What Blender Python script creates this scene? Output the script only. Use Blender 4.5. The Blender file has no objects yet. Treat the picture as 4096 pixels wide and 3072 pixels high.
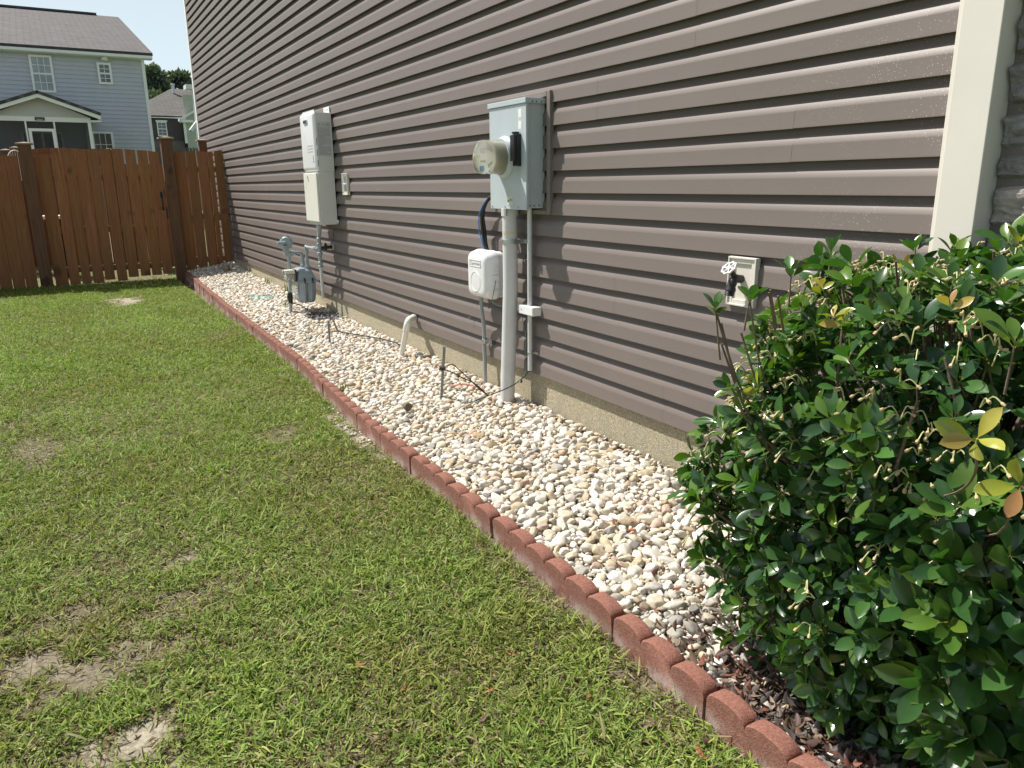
import bpy, bmesh, math, random
import numpy as np
from mathutils import Vector, Matrix, noise as mnoise
R_ = math.radians
rnd = random.Random(7)
nrs = np.random.RandomState(11)
C = bpy.context.scene.collection
scene = bpy.context.scene

# ------------------------------------------------------------------ camera
CAM = Vector((-2.309, 0.0, 1.075))
f_px, pitch, roll, yaw = 3034.8, 0.25731, -0.009997, 0.52594
fw = Vector((math.sin(yaw)*math.cos(pitch), math.cos(yaw)*math.cos(pitch), -math.sin(pitch)))
rt = Vector((math.cos(yaw), -math.sin(yaw), 0)); up = rt.cross(fw)
r2 = rt*math.cos(roll)+up*math.sin(roll); u2 = -rt*math.sin(roll)+up*math.cos(roll)
cd = bpy.data.cameras.new('camera'); cam = bpy.data.objects.new('camera', cd); C.objects.link(cam)
M = Matrix((r2, u2, -fw)).transposed().to_4x4(); M.translation = CAM
cam.matrix_world = M
cd.sensor_width = 36; cd.lens = f_px/4096*36; cd.clip_start = 0.05; cd.clip_end = 2000
scene.camera = cam
# ------------------------------------------------------------------ world, sun, exposure
W = bpy.data.worlds.new('World'); scene.world = W; W.use_nodes = True
nt = W.node_tree; bg = nt.nodes['Background']
sky = nt.nodes.new('ShaderNodeTexSky'); sky.sky_type = 'NISHITA'; sky.sun_disc = False
sky.sun_elevation = R_(54.9); sky.sun_rotation = R_(-33.7)
sky.air_density = 1.1; sky.dust_density = 3.0; sky.ozone_density = 1.0; sky.altitude = 50
hs = nt.nodes.new('ShaderNodeHueSaturation'); hs.inputs['Saturation'].default_value = .75
nt.links.new(sky.outputs[0], hs.inputs['Color'])
# pale summer haze brightening the sky toward the horizon
tcw = nt.nodes.new('ShaderNodeTexCoord'); sxw = nt.nodes.new('ShaderNodeSeparateXYZ'); nt.links.new(tcw.outputs['Generated'], sxw.inputs[0])
mrw = nt.nodes.new('ShaderNodeMapRange'); mrw.inputs[1].default_value = .62; mrw.inputs[2].default_value = 0.0; mrw.inputs[3].default_value = 0; mrw.inputs[4].default_value = 1; mrw.interpolation_type = 'SMOOTHSTEP'
nt.links.new(sxw.outputs['Z'], mrw.inputs[0])
mxw = nt.nodes.new('ShaderNodeMix'); mxw.data_type = 'RGBA'; mxw.blend_type = 'MIX'
nt.links.new(mrw.outputs[0], mxw.inputs[0]); nt.links.new(hs.outputs[0], mxw.inputs[6]); mxw.inputs[7].default_value = (8.3, 9.9, 10.8, 1)
nt.links.new(mxw.outputs[2], bg.inputs[0]); bg.inputs[1].default_value = 0.070
sl = bpy.data.lights.new('sun', 'SUN'); sl.energy = 5.0; sl.angle = R_(0.6); sl.color = (1.0, 0.955, 0.88)
so = bpy.data.objects.new('sun', sl); C.objects.link(so)
so.rotation_euler = Vector((1, -1.5, -2.57)).to_track_quat('-Z', 'Y').to_euler()
so.location = (-8, 12, 20)
vs = scene.view_settings
vs.view_transform = 'Standard'; vs.look = 'None'; vs.gamma = 1; vs.exposure = 0.42
scene.render.engine = 'CYCLES'

# ------------------------------------------------------------------ materials
def new_mat(name):
    m = bpy.data.materials.new(name); m.use_nodes = True
    return m, m.node_tree, m.node_tree.nodes['Principled BSDF']
def N(nt, t, **k):
    n = nt.nodes.new(t)
    for a, v in k.items(): setattr(n, a, v)
    return n
def noise_fac(nt, scale, detail=4, rough=.6, stretch=None, dim=None):
    tc = N(nt, 'ShaderNodeTexCoord'); src = tc.outputs['Object']
    if stretch:
        mp = N(nt, 'ShaderNodeMapping'); mp.inputs['Scale'].default_value = stretch
        nt.links.new(src, mp.inputs[0]); src = mp.outputs[0]
    n = N(nt, 'ShaderNodeTexNoise'); n.inputs['Scale'].default_value = scale
    n.inputs['Detail'].default_value = detail; n.inputs['Roughness'].default_value = rough
    nt.links.new(src, n.inputs['Vector'])
    return n.outputs['Fac']
def ramp(nt, fac, stops):
    r = N(nt, 'ShaderNodeValToRGB')
    while len(r.color_ramp.elements) < len(stops): r.color_ramp.elements.new(.5)
    for e, (p, c) in zip(r.color_ramp.elements, stops):
        e.position = p; e.color = (*c, 1)
    nt.links.new(fac, r.inputs[0]); return r.outputs[0]
def mix(nt, fac, a, b, mode='MIX'):
    m = N(nt, 'ShaderNodeMix', data_type='RGBA', blend_type=mode)
    for s, v in ((0, fac), (6, a), (7, b)):
        if isinstance(v, (int, float)): m.inputs[s].default_value = v
        elif isinstance(v, tuple): m.inputs[s].default_value = (*v, 1)
        else: nt.links.new(v, m.inputs[s])
    return m.outputs[2]
def bump(nt, b, h, strength=.3, dist=.01):
    n = N(nt, 'ShaderNodeBump'); n.inputs['Strength'].default_value = strength
    n.inputs['Distance'].default_value = dist
    nt.links.new(h, n.inputs['Height']); nt.links.new(n.outputs[0], b.inputs['Normal'])
def simple(name, col, rough=.5, var=.12, scale=6, metal=0, bmp=0, bscale=60, spec=.5, stretch=None, dirt=None):
    m, nt, b = new_mat(name)
    lo = tuple(max(0, c*(1-var)) for c in col); hi = tuple(min(1, c*(1+var)) for c in col)
    c = ramp(nt, noise_fac(nt, scale, 5, .6, stretch), [(.3, lo), (.7, hi)])
    if dirt:
        d = ramp(nt, noise_fac(nt, dirt[1], 6, .7), [(dirt[2], (0, 0, 0)), (dirt[2]+.12, (1, 1, 1))])
        c = mix(nt, d, c, dirt[0])
    nt.links.new(c, b.inputs['Base Color'])
    b.inputs['Roughness'].default_value = rough; b.inputs['Metallic'].default_value = metal
    b.inputs['Specular IOR Level'].default_value = spec
    if bmp: bump(nt, b, noise_fac(nt, bscale, 6, .7), bmp)
    return m
MT = {}
def siding_mat(name, col, chalk=False):
    m, nt, b = new_mat(name)
    lo = tuple(c*.93 for c in col); hi = tuple(c*1.06 for c in col)
    c = ramp(nt, noise_fac(nt, 1.3, 5, .6, (1, .5, 1.6)), [(.3, lo), (.7, hi)])
    # faint chalky drips
    d = ramp(nt, noise_fac(nt, 5, 5, .65, (1, 1.4, .22)), [(.62, (0, 0, 0)), (.80, (.14, .14, .14))])
    c = mix(nt, d, c, tuple(min(1, x*1.5) for x in col))
    if chalk:  # pale splash specks on the courses next to the corner post
        tc = N(nt, 'ShaderNodeTexCoord'); mp = N(nt, 'ShaderNodeMapping'); mp.inputs['Scale'].default_value = (1, 1, .45)
        nt.links.new(tc.outputs['Object'], mp.inputs[0])
        v = N(nt, 'ShaderNodeTexVoronoi'); v.inputs['Scale'].default_value = 190; nt.links.new(mp.outputs[0], v.inputs['Vector'])
        sp = ramp(nt, v.outputs['Distance'], [(.13, (1, 1, 1)), (.20, (0, 0, 0))])
        sx = N(nt, 'ShaderNodeSeparateXYZ'); nt.links.new(tc.outputs['Object'], sx.inputs[0])
        mr = N(nt, 'ShaderNodeMapRange'); mr.inputs[1].default_value = -4.25; mr.inputs[2].default_value = -5.0
        nt.links.new(sx.outputs['Y'], mr.inputs[0])
        zn = ramp(nt, noise_fac(nt, 3.2, 3, .6), [(.42, (0, 0, 0)), (.62, (1, 1, 1))])
        sel = ramp(nt, v.outputs['Color'], [(.30, (0, 0, 0)), (.35, (1, 1, 1))])
        a = mix(nt, 1.0, sp, zn, 'MULTIPLY'); a = mix(nt, 1.0, a, mr.outputs[0], 'MULTIPLY'); a = mix(nt, 1.0, a, sel, 'MULTIPLY')
        a = mix(nt, 1.0, a, (.75, .75, .75), 'MULTIPLY')
        c = mix(nt, a, c, (.75, .74, .72))
    nt.links.new(c, b.inputs['Base Color'])
    b.inputs['Roughness'].default_value = .48; b.inputs['Specular IOR Level'].default_value = .35
    bump(nt, b, noise_fac(nt, 14, 6, .7, (1, 1.2, 30)), .12, .002)
    return m
MT['siding'] = siding_mat('brown_vinyl', (.168, .140, .127), True)
MT['cream'] = simple('cream_vinyl', (.70, .665, .60), .45, .03, 4, bmp=.03, dirt=((.5, .47, .38), 7, .68))
MT['white'] = simple('white_trim', (.88, .88, .88), .5, .04, 3)
MT['bluesid'] = simple('blue_vinyl', (.53, .535, .62), .6, .05, 2)
MT['greensid'] = simple('pale_green_vinyl', (.47, .48, .39), .6, .05, 2)
MT['darksid'] = simple('dark_plum_boards', (.075, .062, .075), .6, .08, 2)
MT['meter'] = simple('grey_blue_enamel', (.47, .53, .56), .38, .04, 5, dirt=((.36, .39, .40), 9, .70))
MT['metalgrey'] = simple('grey_painted_metal', (.30, .36, .39), .35, .10, 14, bmp=.05, dirt=((.33, .33, .31), 22, .64))
MT['heater'] = simple('off_white_enamel', (.68, .69, .67), .35, .03, 4)
MT['heaterw'] = simple('white_enamel', (.82, .83, .84), .3, .02, 4)
MT['beige'] = simple('beige_enamel', (.78, .77, .70), .35, .02, 4)
MT['plasticw'] = simple('white_plastic', (.76, .77, .78), .4, .03, 8, dirt=((.55, .55, .52), 10, .70))
MT['pvcg'] = simple('grey_pvc', (.60, .61, .61), .42, .05, 6, dirt=((.45, .43, .38), 8, .66))
MT['pvcd'] = simple('dark_grey_pvc', (.30, .32, .34), .45, .08, 6)
MT['pvcw'] = simple('white_pvc', (.74, .74, .68), .35, .04, 8, dirt=((.5, .45, .33), 11, .66))
MT['zinc'] = simple('galvanised_steel', (.55, .56, .56), .35, .15, 30, metal=.9)
MT['black'] = simple('black_plastic', (.012, .012, .013), .35, .2, 8)
MT['blackmet'] = simple('black_iron', (.02, .02, .022), .5, .3, 12)
MT['rod'] = simple('weathered_steel_rod', (.20, .21, .22), .6, .25, 30, metal=.3)
MT['blue'] = simple('blue_plastic', (.05, .22, .55), .4, .1, 8)
MT['green'] = simple('green_plastic', (.02, .36, .26), .45, .1, 8)
MT['copper'] = simple('copper_green_wire', (.18, .30, .26), .5, .3, 40)
MT['pinkcable'] = simple('pink_cable', (.55, .2, .16), .5, .2, 20)
MT['yellow'] = simple('yellow_label', (.72, .66, .25), .5, .05, 8)
MT['ink'] = simple('printed_ink', (.10, .10, .11), .6, .3, 200)
MT['inkg'] = simple('faded_ink', (.36, .37, .38), .6, .3, 200)
MT['label'] = simple('white_label', (.82, .82, .80), .6, .06, 40)
MT['labelg'] = simple('pale_grey_label', (.60, .61, .60), .6, .06, 40)
MT['tape'] = simple('yellowed_tape', (.62, .56, .40), .5, .08, 40)
MT['shingle'] = None
def shingle(name, a, bcol, s=1.0):
    m, nt, b = new_mat(name)
    tc = N(nt, 'ShaderNodeTexCoord')
    br = N(nt, 'ShaderNodeTexBrick'); br.inputs['Scale'].default_value = 1.0
    br.inputs['Color1'].default_value = (*a, 1); br.inputs['Color2'].default_value = (*bcol, 1)
    br.inputs['Mortar'].default_value = (*[x*.35 for x in a], 1)
    br.inputs['Brick Width'].default_value = .45*s; br.inputs['Row Height'].default_value = .20*s
    br.inputs['Mortar Size'].default_value = .03; br.inputs['Bias'].default_value = 0
    mp = N(nt, 'ShaderNodeMapping'); nt.links.new(tc.outputs['UV'], mp.inputs[0]); nt.links.new(mp.outputs[0], br.inputs[0])
    v = noise_fac(nt, 2.2, 6, .8); c = mix(nt, .45, br.outputs[0], ramp(nt, v, [(.3, tuple(x*.7 for x in a)), (.7, tuple(x*1.35 for x in bcol))]))
    nt.links.new(c, b.inputs['Base Color']); b.inputs['Roughness'].default_value = .9
    return m
MT['shingle'] = shingle('roof_shingles', (.080, .074, .075), (.130, .120, .120))
MT['shingle2'] = shingle('grey_roof_shingles', (.085, .08, .076), (.135, .128, .12), 1.3)
def glass_win(name, col):
    m, nt, b = new_mat(name)
    c = ramp(nt, noise_fac(nt, 1.4, 3, .5), [(.35, col), (.7, tuple(x*1.9 for x in col))])
    nt.links.new(c, b.inputs['Base Color']); b.inputs['Roughness'].default_value = .08; b.inputs['Specular IOR Level'].default_value = .8
    return m
MT['glass'] = glass_win('window_glass', (.06, .07, .075)); MT['glass2'] = glass_win('curtained_glass', (.20, .22, .24))
MT['screen'] = simple('dark_insect_screen', (.035, .037, .040), .8, .1, 30)
m, nt, b = new_mat('clear_cover'); b.inputs['Base Color'].default_value = (.93, .93, .86, 1); b.inputs['Roughness'].default_value = .06
b.inputs['Transmission Weight'].default_value = .93; b.inputs['IOR'].default_value = 1.3; MT['clear'] = m
MT['dialcream'] = simple('cream_meter_body', (.70, .68, .56), .35, .04, 20)
def wood(name, a, bcol, dark):
    m, nt, b = new_mat(name)
    at = N(nt, 'ShaderNodeAttribute'); at.attribute_name = 'tone'
    f1 = noise_fac(nt, 3.0, 6, .7, (9, 9, .55)); f2 = noise_fac(nt, 10, 6, .75, (10, 10, .35))
    c = ramp(nt, f1, [(.32, a), (.68, bcol)])
    c = mix(nt, ramp(nt, f2, [(.50, (0, 0, 0)), (.72, (.75, .75, .75))]), c, dark)
    kn = noise_fac(nt, 2.6, 2, .4, (1.4, 1.4, 1)); c = mix(nt, ramp(nt, kn, [(.66, (0, 0, 0)), (.72, (.7, .7, .7))]), c, dark)
    c = mix(nt, 1.0, c, at.outputs['Color'], 'MULTIPLY')
    nt.links.new(c, b.inputs['Base Color']); b.inputs['Roughness'].default_value = .72; b.inputs['Specular IOR Level'].default_value = .25
    bump(nt, b, f2, .35, .004)
    return m
MT['wood'] = wood('stained_cedar', (.235, .106, .046), (.33, .160, .072), (.105, .054, .027))
MT['postw'] = wood('rough_post_wood', (.125, .066, .038), (.19, .105, .062), (.045, .024, .016))
MT['capw'] = wood('weathered_cap_wood', (.32, .25, .19), (.42, .35, .28), (.22, .17, .13))
def conc():
    m, nt, b = new_mat('rough_foundation_render')
    f = noise_fac(nt, 150, 6, .85); g = noise_fac(nt, 2.5, 5, .7)
    c = ramp(nt, f, [(.36, (.13, .11, .07)), (.5, (.42, .365, .25)), (.64, (.72, .64, .46))])
    c = mix(nt, ramp(nt, g, [(.45, (0, 0, 0)), (.7, (.55, .55, .55))]), c, (.34, .31, .235))
    nt.links.new(c, b.inputs['Base Color']); b.inputs['Roughness'].default_value = .95
    bump(nt, b, f, 1.0, .008)
    return m
MT['conc'] = conc()
def redblock():
    m, nt, b = new_mat('red_concrete')
    f = noise_fac(nt, 130, 6, .85); g = noise_fac(nt, 5, 5, .7)
    c = ramp(nt, f, [(.30, (.115, .045, .032)), (.50, (.235, .096, .068)), (.70, (.37, .19, .14))])
    c = mix(nt, ramp(nt, g, [(.42, (0, 0, 0)), (.72, (.45, .45, .45))]), c, (.20, .105, .08))
    # pale lime bloom low on the lawn face, in patches
    tc = N(nt, 'ShaderNodeTexCoord'); sx = N(nt, 'ShaderNodeSeparateXYZ'); nt.links.new(tc.outputs['Object'], sx.inputs[0])
    mr = N(nt, 'ShaderNodeMapRange'); mr.inputs[1].default_value = .055; mr.inputs[2].default_value = .0
    nt.links.new(sx.outputs['Z'], mr.inputs[0])
    oi = N(nt, 'ShaderNodeObjectInfo')
    g2 = noise_fac(nt, 14, 6, .75); e = ramp(nt, g2, [(.44, (0, 0, 0)), (.62, (.8, .8, .8))])
    e = mix(nt, 1.0, e, mr.outputs[0], 'MULTIPLY')
    c = mix(nt, e, c, (.50, .42, .38))
    nt.links.new(c, b.inputs['Base Color']); b.inputs['Roughness'].default_value = .93
    v = N(nt, 'ShaderNodeTexVoronoi'); v.inputs['Scale'].default_value = 260; nt.links.new(tc.outputs['Object'], v.inputs['Vector'])
    bump(nt, b, mix(nt, .5, f, v.outputs['Distance']), .7, .0025)
    return m
MT['red'] = redblock()
def stone_m():
    m, nt, b = new_mat('grey_ledge_stone')
    at = N(nt, 'ShaderNodeAttribute'); at.attribute_name = 'tone'
    f = noise_fac(nt, 9, 8, .75); g = noise_fac(nt, 45, 6, .8)
    c = ramp(nt, f, [(.3, (.12, .11, .11)), (.55, (.27, .245, .24)), (.75, (.42, .39, .36))])
    c = mix(nt, .35, c, ramp(nt, g, [(.3, (.1, .1, .1)), (.7, (.4, .38, .36))]))
    c = mix(nt, 1.0, c, at.outputs['Color'], 'MULTIPLY')
    nt.links.new(c, b.inputs['Base Color']); b.inputs['Roughness'].default_value = .9
    bump(nt, b, f, 1.0, .02)
    return m
MT['stone'] = stone_m()
MT['mortar'] = simple('grey_mortar', (.30, .30, .30), .95, .15, 60, bmp=.6, bscale=200)
def gravel_m():
    m, nt, b = new_mat('river_pebbles')
    at = N(nt, 'ShaderNodeAttribute'); at.attribute_name = 'tone'
    f = noise_fac(nt, 70, 6, .75); g = noise_fac(nt, 24, 4, .7)
    c = mix(nt, 1.0, at.outputs['Color'], ramp(nt, f, [(.30, (.50, .47, .42)), (.48, (.88, .86, .83)), (.72, (1, 1, 1))]), 'MULTIPLY')
    c = mix(nt, ramp(nt, g, [(.58, (0, 0, 0)), (.74, (.5, .5, .5))]), c, (.50, .36, .22))
    nt.links.new(c, b.inputs['Base Color']); b.inputs['Roughness'].default_value = .62; b.inputs['Specular IOR Level'].default_value = .3
    bump(nt, b, f, .5, .004)
    return m
MT['gravel'] = gravel_m()
def soil_m(name, wet=False):
    m, nt, b = new_mat(name)
    f = noise_fac(nt, 95, 8, .9); g = noise_fac(nt, 2.2, 6, .7); s = noise_fac(nt, 34, 8, .85)
    c = ramp(nt, f, [(.36, (.045, .033, .022)), (.5, (.155, .125, .082)), (.66, (.34, .295, .215))])
    c = mix(nt, ramp(nt, s, [(.48, (0, 0, 0)), (.62, (.7, .7, .7))]), c, (.21, .185, .09))
    if not wet:
        at = N(nt, 'ShaderNodeAttribute'); at.attribute_name = 'sand'
        sd = ramp(nt, f, [(.35, (.33, .29, .21)), (.6, (.62, .565, .45))])
        fac = mix(nt, 1.0, at.outputs['Color'], ramp(nt, s, [(.40, (.1, .1, .1)), (.56, (1, 1, 1))]), 'MULTIPLY')
        c = mix(nt, fac, c, sd)
    nt.links.new(c, b.inputs['Base Color']); b.inputs['Roughness'].default_value = .95
    bump(nt, b, f, .8, .008)
    return m
MT['soil'] = soil_m('lawn_soil'); MT['mulch'] = soil_m('bed_soil', True)
def attr_leaf(name, rough=.3, trans=.35, spec=.5, mul=1.0, edge=False):
    m, nt, b = new_mat(name)
    at = N(nt, 'ShaderNodeAttribute'); at.attribute_name = 'tone'
    c = mix(nt, 1.0, at.outputs['Color'], ramp(nt, noise_fac(nt, 30, 4, .6), [(.3, (.82, .82, .82)), (.7, (1, 1, 1))]), 'MULTIPLY')
    nt.links.new(c, b.inputs['Base Color']); b.inputs['Roughness'].default_value = rough; b.inputs['Specular IOR Level'].default_value = spec
    tr = N(nt, 'ShaderNodeBsdfTranslucent')
    tcx = mix(nt, 1.0, c, (1.0, 1.25, .35), 'MULTIPLY'); tcx = mix(nt, 1.0, tcx, (2.2, 2.2, 2.2), 'MULTIPLY') if trans > .3 else tcx
    nt.links.new(tcx, tr.inputs[0])
    ms = N(nt, 'ShaderNodeMixShader'); ms.inputs[0].default_value = trans
    nt.links.new(b.outputs[0], ms.inputs[1]); nt.links.new(tr.outputs[0], ms.inputs[2])
    nt.links.new(ms.outputs[0], nt.nodes['Material Output'].inputs[0])
    return m
MT['grass'] = attr_leaf('grass_blades', .6, .30, .22)
MT['leaf'] = attr_leaf('glossy_leaves', .20, .28, .6)
MT['treeleaf'] = attr_leaf('tree_leaves', .6, .25, .2)
MT['litter'] = attr_leaf('dry_leaves', .55, .1, .3)
MT['bark'] = simple('grey_brown_bark', (.17, .12, .085), .85, .3, 30, bmp=.4)
MT['barkcut'] = simple('cut_wood', (.5, .33, .2), .8, .2, 60)
MT['pod'] = simple('cream_seed_heads', (.52, .40, .22), .6, .25, 90)
MT['grassfar'] = simple('distant_grass', (.10, .16, .035), .9, .35, 3, bmp=.5, bscale=40)

# ------------------------------------------------------------------ mesh helpers
class MB:
    def __init__(s): s.v = []; s.f = []; s.t = []; s.cur = None
    def add(s, vs, fs, tone=None):
        o = len(s.v); s.v += [tuple(v) for v in vs]; s.f += [tuple(i+o for i in f) for f in fs]
        s.t += [tone or (1, 1, 1)]*len(fs); return s
    def box(s, a, b, tone=None):
        x0, y0, z0 = [min(p, q) for p, q in zip(a, b)]; x1, y1, z1 = [max(p, q) for p, q in zip(a, b)]
        return s.add([(x0, y0, z0), (x1, y0, z0), (x1, y1, z0), (x0, y1, z0), (x0, y0, z1), (x1, y0, z1), (x1, y1, z1), (x0, y1, z1)],
              [(0, 3, 2, 1), (4, 5, 6, 7), (0, 1, 5, 4), (1, 2, 6, 5), (2, 3, 7, 6), (3, 0, 4, 7)], tone)
    def tube(s, pts, r, n=12, caps=True, tone=None):
        pts = [Vector(p) for p in pts]; rs = r if isinstance(r, (list, tuple)) else [r]*len(pts)
        t0 = (pts[1]-pts[0]).normalized(); a = t0.orthogonal().normalized()
        vs, fs = [], []
        for i, p in enumerate(pts):
            t = (pts[min(i+1, len(pts)-1)]-pts[max(i-1, 0)]).normalized()
            a = (a-t*a.dot(t)).normalized(); bb = t.cross(a)
            for k in range(n):
                an = 2*math.pi*k/n; vs.append(p+(a*math.cos(an)+bb*math.sin(an))*rs[i])
        for i in range(len(pts)-1):
            for k in range(n):
                fs.append((i*n+k, i*n+(k+1) % n, (i+1)*n+(k+1) % n, (i+1)*n+k))
        if caps: fs.append(tuple(range(n))[::-1]); fs.append(tuple((len(pts)-1)*n+k for k in range(n)))
        return s.add(vs, fs, tone)
    def lathe(s, c, axis, prof, n=28, tone=None):   # prof: (dist along axis, radius)
        c = Vector(c); ax = Vector(axis).normalized(); a = ax.orthogonal().normalized(); bb = ax.cross(a); vs = []; fs = []
        for d, r in prof:
            for k in range(n):
                an = 2*math.pi*k/n; vs.append(c+ax*d+(a*math.cos(an)+bb*math.sin(an))*r)
        for i in range(len(prof)-1):
            for k in range(n): fs.append((i*n+k, i*n+(k+1) % n, (i+1)*n+(k+1) % n, (i+1)*n+k))
        if prof[0][1] > 1e-6: fs.append(tuple(range(n))[::-1])
        if prof[-1][1] > 1e-6: fs.append(tuple((len(prof)-1)*n+k for k in range(n)))
        return s.add(vs, fs, tone)
    def prism(s, poly, fn, a, b, tone=None):        # poly 2-D, fn(u, v, w) -> xyz, w from a to b
        n = len(poly); vs = [fn(u, v, a) for u, v in poly]+[fn(u, v, b) for u, v in poly]
        fs = [tuple(range(n))[::-1], tuple(range(n, 2*n))]+[(i, (i+1) % n, n+(i+1) % n, n+i) for i in range(n)]
        return s.add(vs, fs, tone)
    def build(s, name, m, parent=None, smooth=False, bevel=0, label=None, seg=2, recalc=True):
        me = bpy.data.meshes.new(name)
        off = Vector(parent_loc(parent)) if parent else Vector((0, 0, 0))
        me.from_pydata([tuple(Vector(v)-off) for v in s.v], [], s.f)
        if recalc:
            bm = bmesh.new(); bm.from_mesh(me); bmesh.ops.recalc_face_normals(bm, faces=bm.faces); bm.to_mesh(me); bm.free()
        if any(t != (1, 1, 1) for t in s.t) or m in (MT['wood'], MT['postw'], MT['capw'], MT['stone']):
            ca = me.color_attributes.new('tone', 'FLOAT_COLOR', 'CORNER')
            arr = np.ones((len(me.loops), 4), 'f'); i = 0
            for p, t in zip(me.polygons, s.t):
                arr[p.loop_start:p.loop_start+p.loop_total, :3] = t
            ca.data.foreach_set('color', arr.ravel())
        me.materials.append(m)
        if smooth:
            me.polygons.foreach_set('use_smooth', [True]*len(me.polygons))
            me.set_sharp_from_angle(angle=R_(40))
        o = bpy.data.objects.new(name, me); C.objects.link(o)
        if parent: o.parent = parent
        if bevel:
            bv = o.modifiers.new('bevel', 'BEVEL'); bv.width = bevel; bv.segments = seg; bv.limit_method = 'ANGLE'; bv.angle_limit = R_(35)
            me.polygons.foreach_set('use_smooth', [True]*len(me.polygons)); bv.harden_normals = True
            me.set_sharp_from_angle(angle=R_(60))
        if label: o['label'] = label
        return o
def parent_loc(p):
    v = Vector(p.location)
    if p.parent: v += parent_loc(p.parent)
    return v
def tag(o, label=None, cat=None, group=None, kind=None):
    for k, v in (('label', label), ('category', cat), ('group', group), ('kind', kind)):
        if v: o[k] = v
    return o
def thing(name, loc, label, cat, group=None):
    o = bpy.data.objects.new(name, None); C.objects.link(o); o.location = loc; o.empty_display_size = .1
    return tag(o, label, cat, group)
def np_mesh(name, V, F, cols, m, smooth=False, parent=None, attr='tone', percorner=False):
    """V (n,3), F (k,3|4) uniform faces, cols per-face (k,3)"""
    me = bpy.data.meshes.new(name); k, w = F.shape
    me.vertices.add(len(V)); me.vertices.foreach_set('co', V.astype('f').ravel())
    me.loops.add(k*w); me.loops.foreach_set('vertex_index', F.astype('i').ravel())
    me.polygons.add(k); me.polygons.foreach_set('loop_start', (np.arange(k)*w).astype('i')); me.polygons.foreach_set('loop_total', np.full(k, w, 'i'))
    if smooth: me.polygons.foreach_set('use_smooth', np.ones(k, bool))
    me.update(calc_edges=True)
    ca = me.color_attributes.new(attr, 'FLOAT_COLOR', 'CORNER')
    arr = np.ones((k*w, 4), 'f'); arr[:, :3] = np.repeat(cols, w, axis=0) if not percorner else cols
    ca.data.foreach_set('color', arr.ravel())
    me.materials.append(m); o = bpy.data.objects.new(name, me); C.objects.link(o)
    if parent:
        o.parent = parent; me.transform(Matrix.Translation(-parent_loc(parent)))
    return o
def text_part(name, s, size, origin, xdir, ydir, m, parent, depth=.0008):
    cu = bpy.data.curves.new(name, 'FONT'); cu.body = s; cu.size = size; cu.extrude = depth; cu.align_x = 'CENTER'; cu.align_y = 'CENTER'
    t = bpy.data.objects.new('tmp', cu); C.objects.link(t)
    dg = bpy.context.evaluated_depsgraph_get(); me = bpy.data.meshes.new_from_object(t.evaluated_get(dg))
    bpy.data.objects.remove(t); bpy.data.curves.remove(cu)
    x, y = Vector(xdir).normalized(), Vector(ydir).normalized(); z = x.cross(y)
    T = Matrix((x, y, z)).transposed().to_4x4(); T.translation = Vector(origin)-parent_loc(parent)
    me.transform(T); me.materials.clear(); me.materials.append(m); me.name = name
    o = bpy.data.objects.new(name, me); C.objects.link(o); o.parent = parent
    return o

# ------------------------------------------------------------------ ground functions
def interp(x, xs, ys): return float(np.interp(x, xs, ys))
ZWY = [0, 1.5, 2.7, 3.2, 3.6, 6.5, 10.9, 12.0, 12.8]; ZWZ = [-.215, -.205, -.20, -.205, -.19, -.18, -.148, -.11, -.055]
ZEY = [0, 6, 11, 12, 12.8]; ZEZ = [-.222, -.212, -.195, -.185, -.165]
EPY = [-1.5, .98, 1.2, 1.59, 2.0, 2.6, 3.2, 3.6, 4.2, 5.0, 5.63, 7.2, 8.93, 11.0, 12.44, 12.75]
EPX = [-1.10, -1.045, -1.035, -1.022, -1.010, -.995, -1.003, -1.000, -.985, -.940, -.900, -.880, -.858, -.800, -.765, -.760]
def edge_x(y): return np.interp(y, EPY, EPX)
def zgrav(x, y):
    ex = edge_x(y)+.05
    t = np.clip((x-ex)/(0-ex), 0, 1)
    return np.interp(y, ZEY, ZEZ)*(1-t)+np.interp(y, ZWY, ZWZ)*t
LZ = -.285
def vnoise(x, y, s, seed=0):
    return mnoise.noise(Vector((x*s+seed*17.3, y*s-seed*9.1, seed*3.7)))

# ------------------------------------------------------------------ big ground, lawn sheet, gravel bed
g = MB(); g.add([(-600, -600, -.42), (600, -600, -.42), (600, 900, -.42), (-600, 900, -.42)], [(0, 1, 2, 3)])
tag(g.build('ground', MT['grassfar'], recalc=False), kind='structure')
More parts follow.
